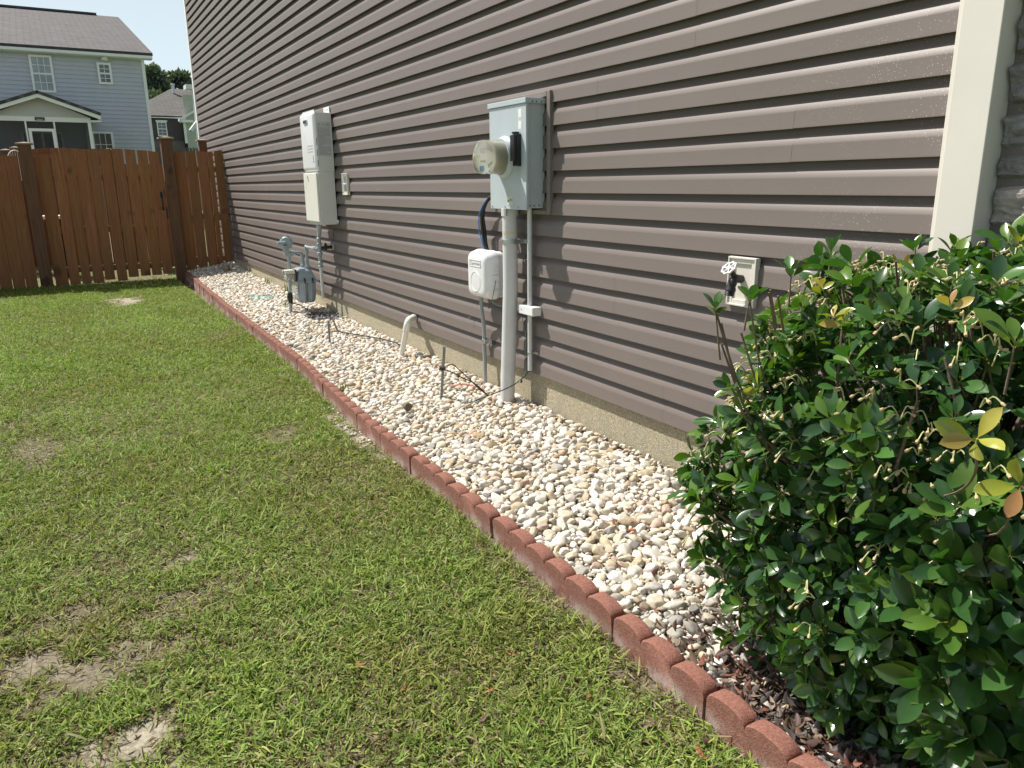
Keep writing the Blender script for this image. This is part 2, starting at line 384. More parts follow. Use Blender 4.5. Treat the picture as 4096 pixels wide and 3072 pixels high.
# bare spots in the lawn: x, y, rx, ry, strength, sand
SPOTS = [(-2.29, 1.90, .12, .11, 1.0, 1.0), (-2.36, 2.27, .20, .12, .85, .3), (-2.56, 2.38, .14, .10, .8, .6), (-2.48, 2.62, .12, .07, .6, .2),
         (-2.05, 2.55, .2, .12, .55, .2), (-1.74, 10.55, .22, .45, .95, 1.0), (-2.6, 4.6, .14, .3, .5, .3), (-2.13, 2.87, .12, .05, .7, .8), (-1.35, 3.2, .2, .2, .3, .2),
         (-1.04, 4.0, .06, .45, .8, .9), (-1.08, 1.35, .05, .2, .7, .1), (-1.09, 2.1, .05, .3, .4, .2), (-2.9, 3.5, .15, .2, .5, .3), (-1.9, 1.55, .25, .08, .35, .1)]
def bare(x, y):
    v = 0; s = 0
    w = .45*vnoise(x, y, 8, 3)+.40*vnoise(x, y, 19, 5)+.3*vnoise(x, y, 45, 6)
    for sx, sy, rx, ry, st, sd in SPOTS:
        d = ((x-sx)/rx)**2+((y-sy)/ry)**2
        k = st*max(0, min(1, 1.5-1.15*math.sqrt(d)+w*1.9))
        v = max(v, k); s = max(s, k*sd)
    n = vnoise(x, y, 2.1, 1)+.6*vnoise(x, y, 6, 2)
    v = max(v, min(.55, max(0, (n-(.30 if y < 5.2 else .55))*1.1)))
    return v, s
def grid_sheet(name, x0, x1, y0, y1, nx, ny, zf, m, sandf=None):
    xs = np.linspace(x0, x1, nx); ys = np.linspace(y0, y1, ny)
    V = np.array([(x, y, zf(x, y)) for y in ys for x in xs])
    F = np.array([(j*nx+i, j*nx+i+1, (j+1)*nx+i+1, (j+1)*nx+i) for j in range(ny-1) for i in range(nx-1)])
    if sandf: sv = np.array([sandf(x, y) for y in ys for x in xs]); cc = np.repeat(sv[F.ravel()][:, None], 3, 1)
    else: cc = np.ones((len(F)*4, 3))
    o = np_mesh(name, V, F, cc, m, True, attr='sand', percorner=True)
    return o
lawn = grid_sheet('lawn', -9, -.93, -2, 34, 130, 560, lambda x, y: LZ+.008*vnoise(x, y, 1.2)+.004*vnoise(x, y, 7, 4)+max(0, min(.03, (12-y)*-.01)), MT['soil'], lambda x, y: bare(x, y)[1] if (x > -3.6 and y < 13) else 0)
tag(lawn, kind='structure')
bed = grid_sheet('gravel_bed', -1.02, .05, -1.5, 12.9, 24, 220, lambda x, y: (float(zgrav(x, y)) if x > edge_x(y)+.02 else -.32)-.022, MT['mulch'])
tag(bed, kind='structure')

# ------------------------------------------------------------------ the house with the brown siding
E = .1143
house = thing('house', (0, 6.5, 0), 'two storey house side wall in brown lap siding over a tan rendered foundation', 'house')
PROF = [(-.0215, 0), (-.0215, .004), (-.0200, .010), (-.0185, .056), (-.0175, .061), (-.0085, .080), (-.0050, .085), (.0040, .095), (.0075, .1125)]
def siding(y0, y1, z0, rows, seams):
    s = MB()
    for r in range(rows):
        zb = z0+r*E
        cuts = [y0]+sorted([q for q in seams(r//2) if y0 < q < y1])+[y1]
        for i in range(len(cuts)-1):
            a, b = cuts[i], cuts[i+1]
            # nearer panel end lies over the next: small lift
            lift = .0006 if i % 2 else 0.0; dz = .0010 if i % 2 else 0
            b2 = b+(.02 if i % 2 else 0); a2 = a-(.02 if i % 2 else 0)
            ny = max(2, int((b2-a2)/.35)); vs = []; fs = []
            prof = [(.004, .003), (PROF[0][0]+.002, .001)]+PROF+[(.0075, .118)]
            for j in range(ny+1):
                y = a2+(b2-a2)*j/ny
                wob = .0011*mnoise.noise(Vector((y*1.1, r*3.1, 0)))
                for (px, pz) in prof: vs.append((px-lift+wob*(1 if px < -.01 else .3), y, zb+pz-dz+.0006*mnoise.noise(Vector((y*.6, r*1.7, 5)))))
            n = len(prof)
            for j in range(ny):
                for k in range(n-1): fs.append((j*n+k, j*n+k+1, (j+1)*n+k+1, (j+1)*n+k))
            s.add(vs, fs)
    return s
def seams(c):
    base = [2.58, 4.42, 6.95, 9.0, 10.9, 12.9]
    sh = [0, -.78, .55, -.35, .9, -.1, .38, -.62][(c*3) % 8]
    out = [q+sh for q in base if 1.6 < q+sh < 14.4]
    return [q for i, q in enumerate(out) if (i+c) % 2 == 0 or i % 3 == 0]
o = siding(1.37, 14.66, 0, 50, seams).build('siding', MT['siding'], house, recalc=True, smooth=True)
w = MB(); w.box((.010, 1.0, .01), (.2, 14.74, 5.74)); w.build('wall_sheathing', MT['siding'], house)
w = MB(); w.box((.004, -1.6, -.6), (.25, 14.7, -.002)); w.build('foundation', MT['conc'], house)
w = MB(); w.box((-.026, 14.655, -.02), (.10, 14.76, 5.75)); w.build('corner_trim', MT['white'], house, bevel=.004)
w = MB()   # wide corner post: nailing lip, bead and square face
w.box((-.034, 1.350, -.10), (.02, 1.384, 5.75)); w.box((-.075, 1.236, -.10), (.02, 1.3497, 5.75)); w.box((-.040, 1.3485, -.10), (.0, 1.3545, 5.75))
w.build('corner_post', MT['cream'], house, bevel=.003)
w = MB()
w.box((.02, -1.5, -.4), (.2, 1.2355, 5.7)); w.build('mortar_wall', MT['mortar'], house)
st = MB(); z = -.25; rr = random.Random(3)
while z < 5.6:
    h = rr.choice([.085, .11, .15, .18, .13]); y = 1.242-rr.random()*.1*0
    while y > -1.4:
        L = rr.uniform(.16, .42); 
        if y-L < -1.5: break
        y1, y0, z0, z1 = y, y-L+.014, z, z+h-.016
        us = [0, .006/L, .02/L]+[.02/L+(1-.04/L)*q/14 for q in range(1, 14)]+[1-.02/L, 1-.006/L, 1]; vv = [0, .005/h, .016/h]+[.016/h+(1-.032/h)*q/8 for q in range(1, 8)]+[1-.016/h, 1-.005/h, 1]; n = len(us); mm = len(vv); vs = []; fs = []; tn = rr.choice([.75, 1.0, 1.25, 1.45, 1.65]); wm = rr.uniform(.95, 1.06)
        ph = rr.random()*50
        for j in range(mm):
            for i in range(n):
                u, v = us[i], vv[j]; ed = min(u, 1-u)*L/.02; ev = min(v, 1-v)*h/.02; e = min(1, ed)*min(1, ev)
                d = .026*min(1, e*1.6)+.020*abs(mnoise.noise(Vector((u*L*30+ph, v*h*34, ph))))*e+.022*e*mnoise.noise(Vector((u*L*9+ph, v*h*16, 2)))
                vs.append((.021-max(0, d), y0+u*(y1-y0)+.004*mnoise.noise(Vector((v*4, ph, u))), z0+v*(z1-z0)+.006*mnoise.noise(Vector((u*4, ph, 3)))))
        for j in range(mm-1):
            for i in range(n-1): fs.append((j*n+i, j*n+i+1, (j+1)*n+i+1, (j+1)*n+i))
        st.add(vs, fs, (tn*wm, tn, tn/wm))
        y -= L
    z += h
st.build('stone_cladding', MT['stone'], house, smooth=False)
w = MB(); w.box((-.45, -1.9, 5.75), (10.4, 15.2, 5.9)); w.build('eaves', MT['white'], house)
w = MB(); w.prism([(-.47, 5.9), (10.42, 5.9), (5, 9.2)], lambda u, v, t: (u, t, v), -1.92, 15.22); w.build('roof', MT['shingle'], house)
w = MB(); w.box((.2, -1.5, -.4), (10, 14.6, 5.75)); w.build('body_wall', MT['siding'], house)

# ------------------------------------------------------------------ electric meter cabinet
mb = thing('electric_meter_cabinet', (-.03, 3.77, .94), 'pale grey electric meter cabinet with round glass meter on the brown siding', 'meter box')
w = MB()   # J-channel frame round the cabinet
for a, b in (((-.034, 3.500, .915), (-.004, 3.532, 1.545)), ((-.034, 3.533, 1.516), (-.004, 4.0, 1.545)), ((-.034, 3.969, .915), (-.004, 4.0, 1.5155)), ((-.034, 3.533, .915), (-.004, 3.968, .937))): w.box(a, b)
w.build('trim_frame', simple('brown_trim', (.20, .17, .15), .5, .06, 6), mb, bevel=.003)
w = MB(); w.box((-.118, 3.590, .948), (-.005, 3.962, 1.500)); w.build('cabinet', MT['meter'], mb, bevel=.004)
w = MB(); w.box((-.135, 3.572, .940), (-.1185, 3.972, 1.484)); w.build('front_cover', MT['meter'], mb, bevel=.003)
w = MB(); w.box((-.142, 3.565, 1.4845), (-.004, 3.980, 1.512)); w.build('top_cap', MT['meter'], mb, bevel=.003)
w = MB()
for k in range(3): r_ = .012+.012*k; w.tube([(-.066+math.cos(a)*r_, 3.5893, 1.045+math.sin(a)*r_) for a in np.linspace(0, 2*math.pi, 33)], .0018, 6, caps=False)
w.build('knockout', MT['meter'], mb, smooth=True)
for yy, zz in ((3.5895, 1.492), (3.5895, .962)):
    for xx in (-.10, -.075, -.045):
        w = MB(); w.lathe((xx, 3.565 if zz > 1.4 else 3.5895, zz), (0, -1, 0), [(0, .004), (.0015, .004), (.002, .002)], 10); w.build('rivet', MT['blackmet'], mb)
w = MB(); w.lathe((-.1352, 3.80, 1.22), (-1, 0, 0), [(0, .112), (.006, .112), (.012, .106), (.022, .101), (.030, .098), (.030, .086)], 44)
w.build('meter_collar', MT['meter'], mb, smooth=True)
w = MB(); w.lathe((-.160, 3.80, 1.22), (-1, 0, 0), [(0, .082), (.010, .084), (.070, .083), (.075, .080)], 44)
body = w.build('meter_body', MT['dialcream'], mb, smooth=True)
w = MB(); w.lathe((-.2352, 3.80, 1.22), (-1, 0, 0), [(0, .074), (.002, .074)], 40); face = w.build('dial_face', MT['label'], body)
w = MB(); w.box((-.2395, 3.775, 1.238), (-.2375, 3.825, 1.262)); w.build('display', MT['labelg'], body)
w = MB(); w.box((-.2395, 3.775, 1.196), (-.2375, 3.822, 1.204)); w.build('printed_line', MT['inkg'], body)
w = MB(); w.box((-.2395, 3.79, 1.155), (-.2375, 3.83, 1.178)); w.build('blue_sticker', MT['blue'], body)
w = MB(); w.lathe((-.160, 3.80, 1.22), (-1, 0, 0), [(0, .0885), (.02, .0895), (.12, .089), (.132, .084), (.136, .070), (.1365, 0.0)], 48)
w.lathe((-.162, 3.80, 1.22), (-1, 0, 0), [(0, .0868), (.02, .0872), (.118, .0868), (.128, .082), (.132, .068), (.1328, 0.0)], 48)
w.build('glass_cover', MT['clear'], mb, smooth=True)
w = MB(); w.lathe((-.292, 3.80, 1.228), (-1, 0, 0), [(0, .006), (.026, .005), (.028, .002)], 12); w.build('reset_pin', MT['dialcream'], mb)
w = MB(); w.box((-.1605, 3.622, 1.17), (-.1355, 3.672, 1.335)); w.box((-.178, 3.626, 1.195), (-.1610, 3.668, 1.328)); w.box((-.17, 3.632, 1.3355), (-.14, 3.644, 1.345)); w.box((-.17, 3.652, 1.3355), (-.14, 3.664, 1.345))
w.build('disconnect_switch', MT['black'], mb, bevel=.002)
w = MB()
rr = random.Random(5)
def torn(y0, y1, z0, z1):
    pts = []
    for i in range(9): pts.append((y0+(y1-y0)*i/8, z1+rr.uniform(-.003, .003)))
    for i in range(9): pts.append((y1+rr.uniform(-.002, .002), z1+(z0-z1)*i/8)) if 0 < i < 8 else None
    for i in range(9): pts.append((y1+(y0-y1)*i/8, z0+rr.uniform(-.004, .004)))
    return pts
for z0, z1 in ((1.415, 1.455), (1.360, 1.398)):
    w = MB(); w.prism(torn(3.618, 3.648, z0, z1), lambda u, v, t: (t, u, v), -.1356, -.1362); w.build('torn_label', MT['label'], mb)
w = MB(); w.box((-.1354, 3.613, 1.345), (-.1351, 3.655, 1.464)); w.build('label_residue', simple('label_residue', (.56, .60, .60), .7, .12, 90), mb)
w = MB(); w.box((-.1360, 3.715, .962), (-.1352, 3.775, 1.010)); lab = w.build('rating_label', MT['labelg'], mb)
w = MB(); w.box((-.1366, 3.716, 1.0005), (-.1361, 3.757, 1.009)); w.box((-.1366, 3.716, .972), (-.1361, 3.757, .982)); w.build('yellow_band', MT['yellow'], lab)
w = MB()
for k in range(4): w.box((-.1366, 3.718, .986+k*.0035), (-.1362, 3.755-.004*(k % 2), .9878+k*.0035))
w.lathe((-.1362, 3.767, .985), (-1, 0, 0), [(0, .007), (.0005, .007)], 14); w.build('print', MT['ink'], lab)
for yy in (3.66, 3.80, 3.95):
    w = MB(); w.lathe((-.1352, yy, .955), (-1, 0, 0), [(0, .005), (.003, .005), (.004, .003)], 10); w.build('screw', MT['zinc'], mb)
w = MB(); w.box((-.146, 3.775, .905), (-.136, 3.793, .946)); w.build('hasp', MT['zinc'], mb, bevel=.002)

def strap(name, c, r, parent, side, wd=.022, axis=(0, 0, 1), m=None):
    """two-hole pipe strap on the wall, band round a vertical pipe"""
    x, y, z = c; w = MB(); pts = []
    for k in range(13):
        a = math.pi*k/12; pts.append((x-math.sin(a)*(r+.002), y+math.cos(a)*(r+.002)))
    pts = [(-.020, pts[0][1]+.001), *pts, (-.020, pts[-1][1])]
    for i in range(len(pts)-1):
        (x0, y0), (x1, y1) = pts[i], pts[i+1]; d = Vector((x1-x0, y1-y0, 0)); 
        if d.length < 1e-6: continue
        nn = Vector((d.y, -d.x, 0)).normalized()*.0012
        w.add([(x0+nn.x, y0+nn.y, z-wd/2), (x1+nn.x, y1+nn.y, z-wd/2), (x1-nn.x, y1-nn.y, z-wd/2), (x0-nn.x, y0-nn.y, z-wd/2),
               (x0+nn.x, y0+nn.y, z+wd/2), (x1+nn.x, y1+nn.y, z+wd/2), (x1-nn.x, y1-nn.y, z+wd/2), (x0-nn.x, y0-nn.y, z+wd/2)],
              [(0, 1, 5, 4), (2, 3, 7, 6), (0, 3, 2, 1), (4, 5, 6, 7)])
    w.box((-.0245, y-r-.036, z-wd/2), (-.0225, y-r-.002, z+wd/2))
    w.lathe((-.0245, y-r-.02, z), (-1, 0, 0), [(0, .006), (.004, .006), (.005, .003)], 8)
    return w.build(name, m or MT['zinc'], parent, bevel=.0006)
# main service conduit
cx, cy = -.088, 3.832
cond = thing('service_conduit', (cx-.02, cy+.01, -.2), 'thick pale grey vertical conduit from the meter cabinet down into the gravel', 'conduit')
w = MB(); w.tube([(cx-.024, cy+.012, -.26), (cx-.022, cy+.011, -.15), (cx, cy, .5), (cx, cy, .90)], .0435, 32); w.build('pipe', MT['pvcg'], cond, smooth=True)
w = MB(); w.tube([(cx, cy, .90), (cx, cy, .945)], .049, 32); w.build('coupling', MT['pvcg'], cond, smooth=True, bevel=.002)
w = MB(); w.tube([(cx, cy, .800), (cx, cy, .816)], .0442, 32, caps=False); w.build('tape_band', MT['tape'], cond, smooth=True)
strap('pipe_strap', (cx, cy, .758), .0445, cond, 1, .024)
# thin conduit to the right of it
sx, sy = -.048, 3.682
con2 = thing('ground_wire_conduit', (sx, sy, .02), 'thin grey conduit right of the thick one, ending above the gravel', 'conduit')
w = MB(); w.tube([(sx, sy, .02), (sx, sy, .95)], .0135, 20); w.build('pipe', MT['pvcg'], con2, smooth=True)
strap('pipe_strap', (sx, sy, .125), .0137, con2, 1, .014)
jb = thing('bonding_terminal_box', (sx-.02, sy, .375), 'small white plastic bonding box clipped round the thin conduit', 'junction box')
w = MB(); w.box((-.082, 3.600, .352), (-.020, 3.755, .402)); w.build('case', MT['plasticw'], jb, bevel=.005, seg=3)
w = MB(); w.lathe((-.0822, 3.722, .379), (-1, 0, 0), [(0, .0055), (.001, .0055)], 12); w.build('screw_hole', MT['inkg'], jb)
# ground wire looping from the thin conduit round to the gravel
def smooth_path(pts, n=8):
    P = [Vector(p) for p in pts]; out = []
    for i in range(len(P)-1):
        p0, p1, p2, p3 = P[max(i-1, 0)], P[i], P[i+1], P[min(i+2, len(P)-1)]
        for k in range(n):
            t = k/n; out.append(.5*((2*p1)+(p2-p0)*t+(2*p0-5*p1+4*p2-p3)*t*t+(3*p1-p0-3*p2+p3)*t**3))
    out.append(P[-1]); return out
gw = thing('ground_wire', (sx, sy, -.05), 'dark ground wire drooping from the thin conduit to the gravel past the thick one', 'wire')
w = MB(); w.tube(smooth_path([(sx, sy, .03), (-.075, 3.70, -.015), (-.13, 3.73, -.065), (-.19, 3.80, -.115), (-.24, 3.86, -.150), (-.29, 3.92, -.185), (-.34, 3.98, -.215)]), .0032, 8); w.build('cable', MT['black'], gw, smooth=True)
w = MB(); w.lathe((-.095, 3.708, -.045), (.3, .4, -1), [(-.006, .004), (-.004, .009), (.005, .009), (.008, .004)], 12); w.build('clamp', MT['black'], gw, smooth=True)
gw2 = thing('green_ground_wire', (-.03, 3.76, 0), 'thin green wire hanging from behind the thick conduit to the dark ground wire', 'wire')
w = MB(); w.tube(smooth_path([(-.034, 3.80, .33), (-.026, 3.765, .20), (-.026, 3.775, .09), (-.04, 3.745, .03), (-.065, 3.715, -.01), (-.09, 3.71, -.035)]), .0022, 8); w.build('cable', MT['copper'], gw2, smooth=True)

# ------------------------------------------------------------------ cable company box
tb = thing('cable_enclosure', (-.03, 4.15, .53), 'rounded white plastic cable enclosure on the siding left of the thick conduit', 'cable box')
def rrect(y0, y1, z0, z1, r, n=6):
    pts = []
    for (cy_, cz_, a0) in ((y1-r, z1-r, 0), (y0+r, z1-r, 90), (y0+r, z0+r, 180), (y1-r, z0+r, 270)):
        for k in range(n+1):
            a = R_(a0+90*k/n); pts.append((cy_+r*math.cos(a), cz_+r*math.sin(a)))
    return pts
def rounded_box(w, y0, y1, z0, z1, r, layers):
    """layers: (x, inset); closed stack of rounded rectangles"""
    n = len(rrect(0, 1, 0, 1, .1)); vs = []; fs = []
    for x, ins in layers: vs += [(x, a, b) for a, b in rrect(y0+ins, y1-ins, z0+ins, z1-ins, max(.004, r-ins*.6))]
    for i in range(len(layers)-1):
        for k in range(n): fs.append((i*n+k, i*n+(k+1) % n, (i+1)*n+(k+1) % n, (i+1)*n+k))
    fs.append(tuple(range(n))); fs.append(tuple((len(layers)-1)*n+k for k in range(n))[::-1]); w.add(vs, fs)
w = MB(); rounded_box(w, 4.022, 4.286, .395, .685, .05, [(-.018, .004), (-.055, .004), (-.060, .002)]); w.build('base', MT['plasticw'], tb, smooth=True)
w = MB(); rounded_box(w, 4.018, 4.290, .391, .689, .055, [(-.0605, 0), (-.084, 0), (-.095, .004), (-.128, .014), (-.140, .022), (-.146, .034), (-.149, .050)]); w.build('cover', MT['plasticw'], tb, smooth=True)
for zz in (.585, .445):
    w = MB(); w.box((-.100, 4.012, zz-.014), (-.068, 4.0175, zz+.014)); w.build('clip', MT['plasticw'], tb, bevel=.002)
w = MB(); w.box((-.108, 4.008, .505), (-.062, 4.0175, .545)); w.build('latch', MT['plasticw'], tb, bevel=.002)
w = MB(); w.tube([(-.1488, 4.155+math.cos(a)*.060, .50+math.sin(a)*.060) for a in np.linspace(0, 2*math.pi, 41)], .0024, 6, caps=False); w.build('embossed_ring', MT['plasticw'], tb, smooth=True)
w = MB(); z0, z1, y0, y1 = .590, .630, 4.085, 4.225
for a, b in (((-.1515, y0, z0), (-.1488, y1, z0+.002)), ((-.1515, y0, z1-.002), (-.1488, y1, z1)), ((-.1515, y0, z0), (-.1488, y0+.002, z1)), ((-.1515, y1-.002, z0), (-.1488, y1, z1))): w.box(a, b)
w.build('name_plate', simple('shaded_plastic', (.62, .63, .64), .5, .03, 8), tb)
text_part('lettering', 'Spectrum', .030, (-.1496, 4.155, .610), (0, -1, 0), (0, 0, 1), simple('lettering_grey', (.55, .56, .57), .5, .03, 8), tb, .0012)
w = MB(); w.tube(smooth_path([(-.09, 4.005, .515), (-.10, 4.004, .47), (-.11, 4.02, .40), (-.12, 4.05, .34)]), .0018, 6); w.build('cable_tie', MT['black'], tb)
tc_ = thing('cable_conduit', (-.06, 4.22, -.18), 'slim dark grey conduit from the cable enclosure down to the gravel', 'conduit')
w = MB(); w.tube(smooth_path([(-.08, 4.215, .395), (-.078, 4.218, .32), (-.055, 4.235, .20), (-.05, 4.242, .08), (-.055, 4.23, -.06), (-.062, 4.215, -.22)]), .0125, 16); w.build('pipe', MT['pvcd'], tc_, smooth=True)
strap('pipe_strap', (-.050, 4.240, .10), .0128, tc_, 1, .030)
tg = thing('cable_tag_wire', (-.05, 4.0, .37), 'grey wire with green plastic tag between the cable enclosure and the thick conduit', 'wire')
w = MB(); w.tube(smooth_path([(-.08, 4.10, .39), (-.07, 4.05, .365), (-.06, 3.98, .36), (-.05, 3.93, .37), (-.05, 3.905, .375)]), .0025, 6); w.build('cable', MT['copper'], tg, smooth=True)
w = MB(); w.add([(-.060, 3.955, .36), (-.064, 3.935, .30), (-.060, 3.908, .312), (-.056, 3.925, .372), (-.061, 3.955, .36), (-.065, 3.935, .30), (-.061, 3.908, .312), (-.057, 3.925, .372)], [(0, 1, 2, 3), (4, 7, 6, 5), (0, 3, 7, 4), (1, 0, 4, 5), (2, 1, 5, 6), (3, 2, 6, 7)]); w.build('tag', MT['green'], tg)
wb = thing('cable_bundle', (-.04, 4.18, .85), 'bundle of black and blue cables looping from a wall hole into the cable enclosure', 'cables')
rr = random.Random(9)
for k in range(9):
    a = rr.uniform(-1, 1); b2 = rr.uniform(-1, 1); blue = k == 4; a = .9 if blue else a*.8
    w = MB(); w.tube(smooth_path([(-.012, 4.128+a*.006, 1.008+b2*.006), (-.055, 4.155+a*.012, .985+b2*.01), (-.070-b2*.010, 4.205+a*.028, .90), (-.070-b2*.016, 4.200+a*.040, .80), (-.074-b2*.010, 4.170+a*.032, .73), (-.070, 4.145+a*.026, .680)]), .0055 if not blue else .0040, 8)
    w.build('cable', MT['blue'] if blue else MT['black'], wb, smooth=True, label='blue cable' if blue else None)
w = MB(); rr = random.Random(2); w.lathe((-.021, 4.125, 1.01), (-1, 0, 0), [(0, .026), (.008, .024), (.016, .016), (.02, .005)], 14); o = w.build('sealant', simple('grey_sealant', (.40, .37, .33), .8, .3, 60, bmp=.6), wb, smooth=True)

# ------------------------------------------------------------------ tankless water heater
wh = thing('water_heater', (-.1, 7.43, .73), 'tall white tankless water heater hung on the siding above the gas meter', 'water heater')
w = MB(); w.box((-.168, 7.206, 1.205), (-.022, 7.600, 1.728)); w.build('upper_case', MT['heater'], wh, bevel=.003)
w = MB(); rounded_box(w, 7.205, 7.655, 1.212, 1.738, .03, [(-.1685, .0), (-.176, 0), (-.186, .012), (-.194, .022), (-.196, .034)]); w.box((-.176, 7.22, 1.735), (-.169, 7.60, 1.752)); w.build('front_panel', MT['heaterw'], wh, smooth=True)
w = MB(); w.box((-.206, 7.385, 1.640), (-.1945, 7.500, 1.676)); fl = w.build('flue_outlet', MT['zinc'], wh, bevel=.004)
w = MB(); w.box((-.2075, 7.396, 1.649), (-.2062, 7.489, 1.667)); w.build('flue_slot', MT['black'], fl)
w = MB()
for r_ in range(3):
    for k in range(9): w.box((-.1972, 7.262+k*.020, 1.432-r_*.026), (-.1962, 7.268+k*.020, 1.444-r_*.026))
tag(w.build('vent_holes', MT['inkg'], wh), kind='stuff')
for r_ in range(3): w = MB(); w.box((-.1885, 7.628, 1.432-r_*.026), (-.1872, 7.636, 1.446-r_*.026)); w.build('vent_hole', MT['inkg'], wh)
for z0, z1 in ((1.44, 1.505), (1.345, 1.40), (1.255, 1.31)):
    w = MB(); w.box((-.1760, 7.2035, z0), (-.1705, 7.2048, z1)); w.build('side_slot', MT['ink'], wh)
w = MB(); w.box((-.1972, 7.262, 1.31), (-.1962, 7.274, 1.352)); w.build('bar_label', MT['ink'], wh)
w = MB(); w.box((-.1972, 7.250, 1.288), (-.1962, 7.276, 1.304)); w.build('blue_logo', MT['blue'], wh)
w = MB(); w.box((-.160, 7.2028, 1.345), (-.040, 7.2045, 1.645)); lb = w.build('instruction_label', MT['labelg'], wh)
w = MB(); rr = random.Random(4)
w.box((-.158, 7.2015, 1.641), (-.042, 7.2025, 1.643)); w.lathe((-.145, 7.2025, 1.622), (0, -1, 0), [(0, .009), (.001, .009)], 12); w.box((-.118, 7.2015, 1.614), (-.108, 7.2025, 1.630)); w.box((-.096, 7.2015, 1.614), (-.084, 7.2025, 1.628))
w.box((-.074, 7.2015, 1.612), (-.044, 7.2025, 1.617)); w.box((-.074, 7.2015, 1.620), (-.044, 7.2025, 1.629))
zz = 1.604
while zz > 1.352:
    xx = -.158
    if 1.55 < zz < 1.59: w.box((-.156, 7.2015, zz-.002), (-.146, 7.2025, zz+.004)); xx = -.14
    while xx < -.048:
        L = rr.uniform(.010, .04); e_ = min(xx+L, -.044); w.box((xx, 7.2015, zz), (e_, 7.2025, zz+.0028)); xx = e_+.003
        if rr.random() < .12: break
    zz -= .0064
w.build('printed_text', MT['inkg'], lb)
w = MB(); w.box((-.178, 7.212, .722), (-.024, 7.632, 1.2045)); w.box((-.030, 7.170, .735), (-.024, 7.212, .765)); w.build('pipe_cover', MT['heater'], wh, bevel=.003)
w = MB(); w.box((-.198, 7.222, .748), (-.1785, 7.650, 1.196)); w.build('cover_door', MT['beige'], wh, bevel=.006, seg=3)
w = MB(); w.box((-.1990, 7.555, 1.055), (-.1984, 7.600, 1.155)); w.build('door_label', MT['yellow'] if False else simple('faded_label', (.70, .69, .60), .6, .08, 80), wh)
w = MB(); w.lathe((-.1985, 7.50, 1.160), (-1, 0, 0), [(0, .011), (.003, .011), (.004, .008)], 14); w.tube([(-.2, 7.495, 1.155), (-.201, 7.47, 1.12)], .003, 6); w.build('rust_spot', simple('brown_stain', (.33, .25, .17), .7, .2, 60), wh)
for p_ in ((-.165, 7.2115, 1.17), (-.035, 7.2115, 1.19), (-.155, 7.2115, .735), (-.036, 7.2115, .738)):
    w = MB(); w.lathe(p_, (0, -1, 0), [(0, .005), (.0015, .005), (.002, .003)], 8); w.build('screw', MT['zinc'], wh)
w = MB(); w.box((-.030, 7.232, 1.7285), (-.024, 7.400, 1.785)); br = w.build('mounting_bracket', MT['heaterw'], wh, bevel=.001)
for k in range(4): w = MB(); w.box((-.0312, 7.26+k*.030, 1.752), (-.0302, 7.268+k*.030, 1.762+.008*(k % 2))); w.build('bracket_hole', MT['ink'], br)
dp = thing('heater_drain_pipe', (-.12, 7.54, 0), 'long pale grey drain pipe hanging under the water heater behind the gas meter', 'pipe')
w = MB(); w.tube([(-.122, 7.540, -.018), (-.122, 7.540, .721)], .0155, 18); w.build('pipe', MT['pvcg'], dp, smooth=True)
w = MB(); w.box((-.145, 7.512, .495), (-.128, 7.535, .512)); w.build('valve_lever', MT['blue'], dp)
# ------------------------------------------------------------------ gas meter assembly
gm = thing('gas_meter', (-.37, 7.88, -.19), 'grey gas meter with round regulator standing in the gravel below the water heater', 'gas meter')
mg = MT['metalgrey']
w = MB(); w.tube([(-.374, 7.88, -.25), (-.343, 7.88, .40)], .0165, 20); w.build('riser_pipe', mg, gm, smooth=True)
w = MB(); w.tube([(-.366, 7.88, -.085), (-.362, 7.88, .02)], .0235, 18); w.box((-.395, 7.872, -.035), (-.385, 7.888, -.01)); w.build('riser_sleeve', MT['black'], gm, smooth=True)
w = MB(); w.lathe((-.342, 7.88, .395), (.0, 0, 1), [(0, .026), (.008, .026), (.012, .030), (.028, .030), (.032, .024), (.050, .024)], 18); w.box((-.388, 7.862, .405), (-.29, 7.898, .438)); w.lathe((-.316, 7.885, .420), (1, .15, 0), [(0, .028), (.02, .028), (.022, .020), (.04, .020)], 16); w.build('service_valve', mg, gm, smooth=True)
ax = Vector((-.38, -.92, .05)); c0 = Vector((-.362, 7.875, .528))
w = MB(); w.lathe(c0, ax, [(-.035, .020), (-.030, .050), (-.012, .060), (-.006, .066), (.006, .066), (.010, .058), (.024, .050), (.030, .028), (.031, .0)], 32)
for k in range(6):
    a = R_(60*k+30); u_ = ax.orthogonal().normalized(); v_ = ax.normalized().cross(u_); q = c0+(u_*math.cos(a)+v_*math.sin(a))*.068
    w.lathe(q, ax, [(-.010, .008), (.010, .008)], 8)
rg = w.build('regulator', mg, gm, smooth=True)
w = MB(); w.tube([c0+ax.normalized()*.02+Vector((0, 0, .0)), c0+Vector((-.055, -.05, -.005)), c0+Vector((-.090, -.065, -.002))], .019, 16); w.lathe(c0+Vector((-.088, -.064, -.002)), (-1, -.2, 0), [(0, .019), (.014, .019), (.015, .012), (.02, .012)], 14); w.build('vent', mg, rg, smooth=True)
w = MB(); w.tube([(-.37, 7.865, .50), (-.375, 7.868, .455), (-.362, 7.875, .435)], [.034, .030, .024], 16); w.tube([(-.39, 7.84, .50), (-.392, 7.842, .438)], [.026, .020], 14); w.build('neck', mg, gm, smooth=True)
w = MB(); w.tube(smooth_path([(-.285, 7.885, .420), (-.24, 7.905, .420), (-.205, 7.93, .405), (-.188, 7.955, .365), (-.185, 7.965, .31), (-.185, 7.967, .27)], 6), .0165, 18); w.build('inlet_pipe', mg, gm, smooth=True)
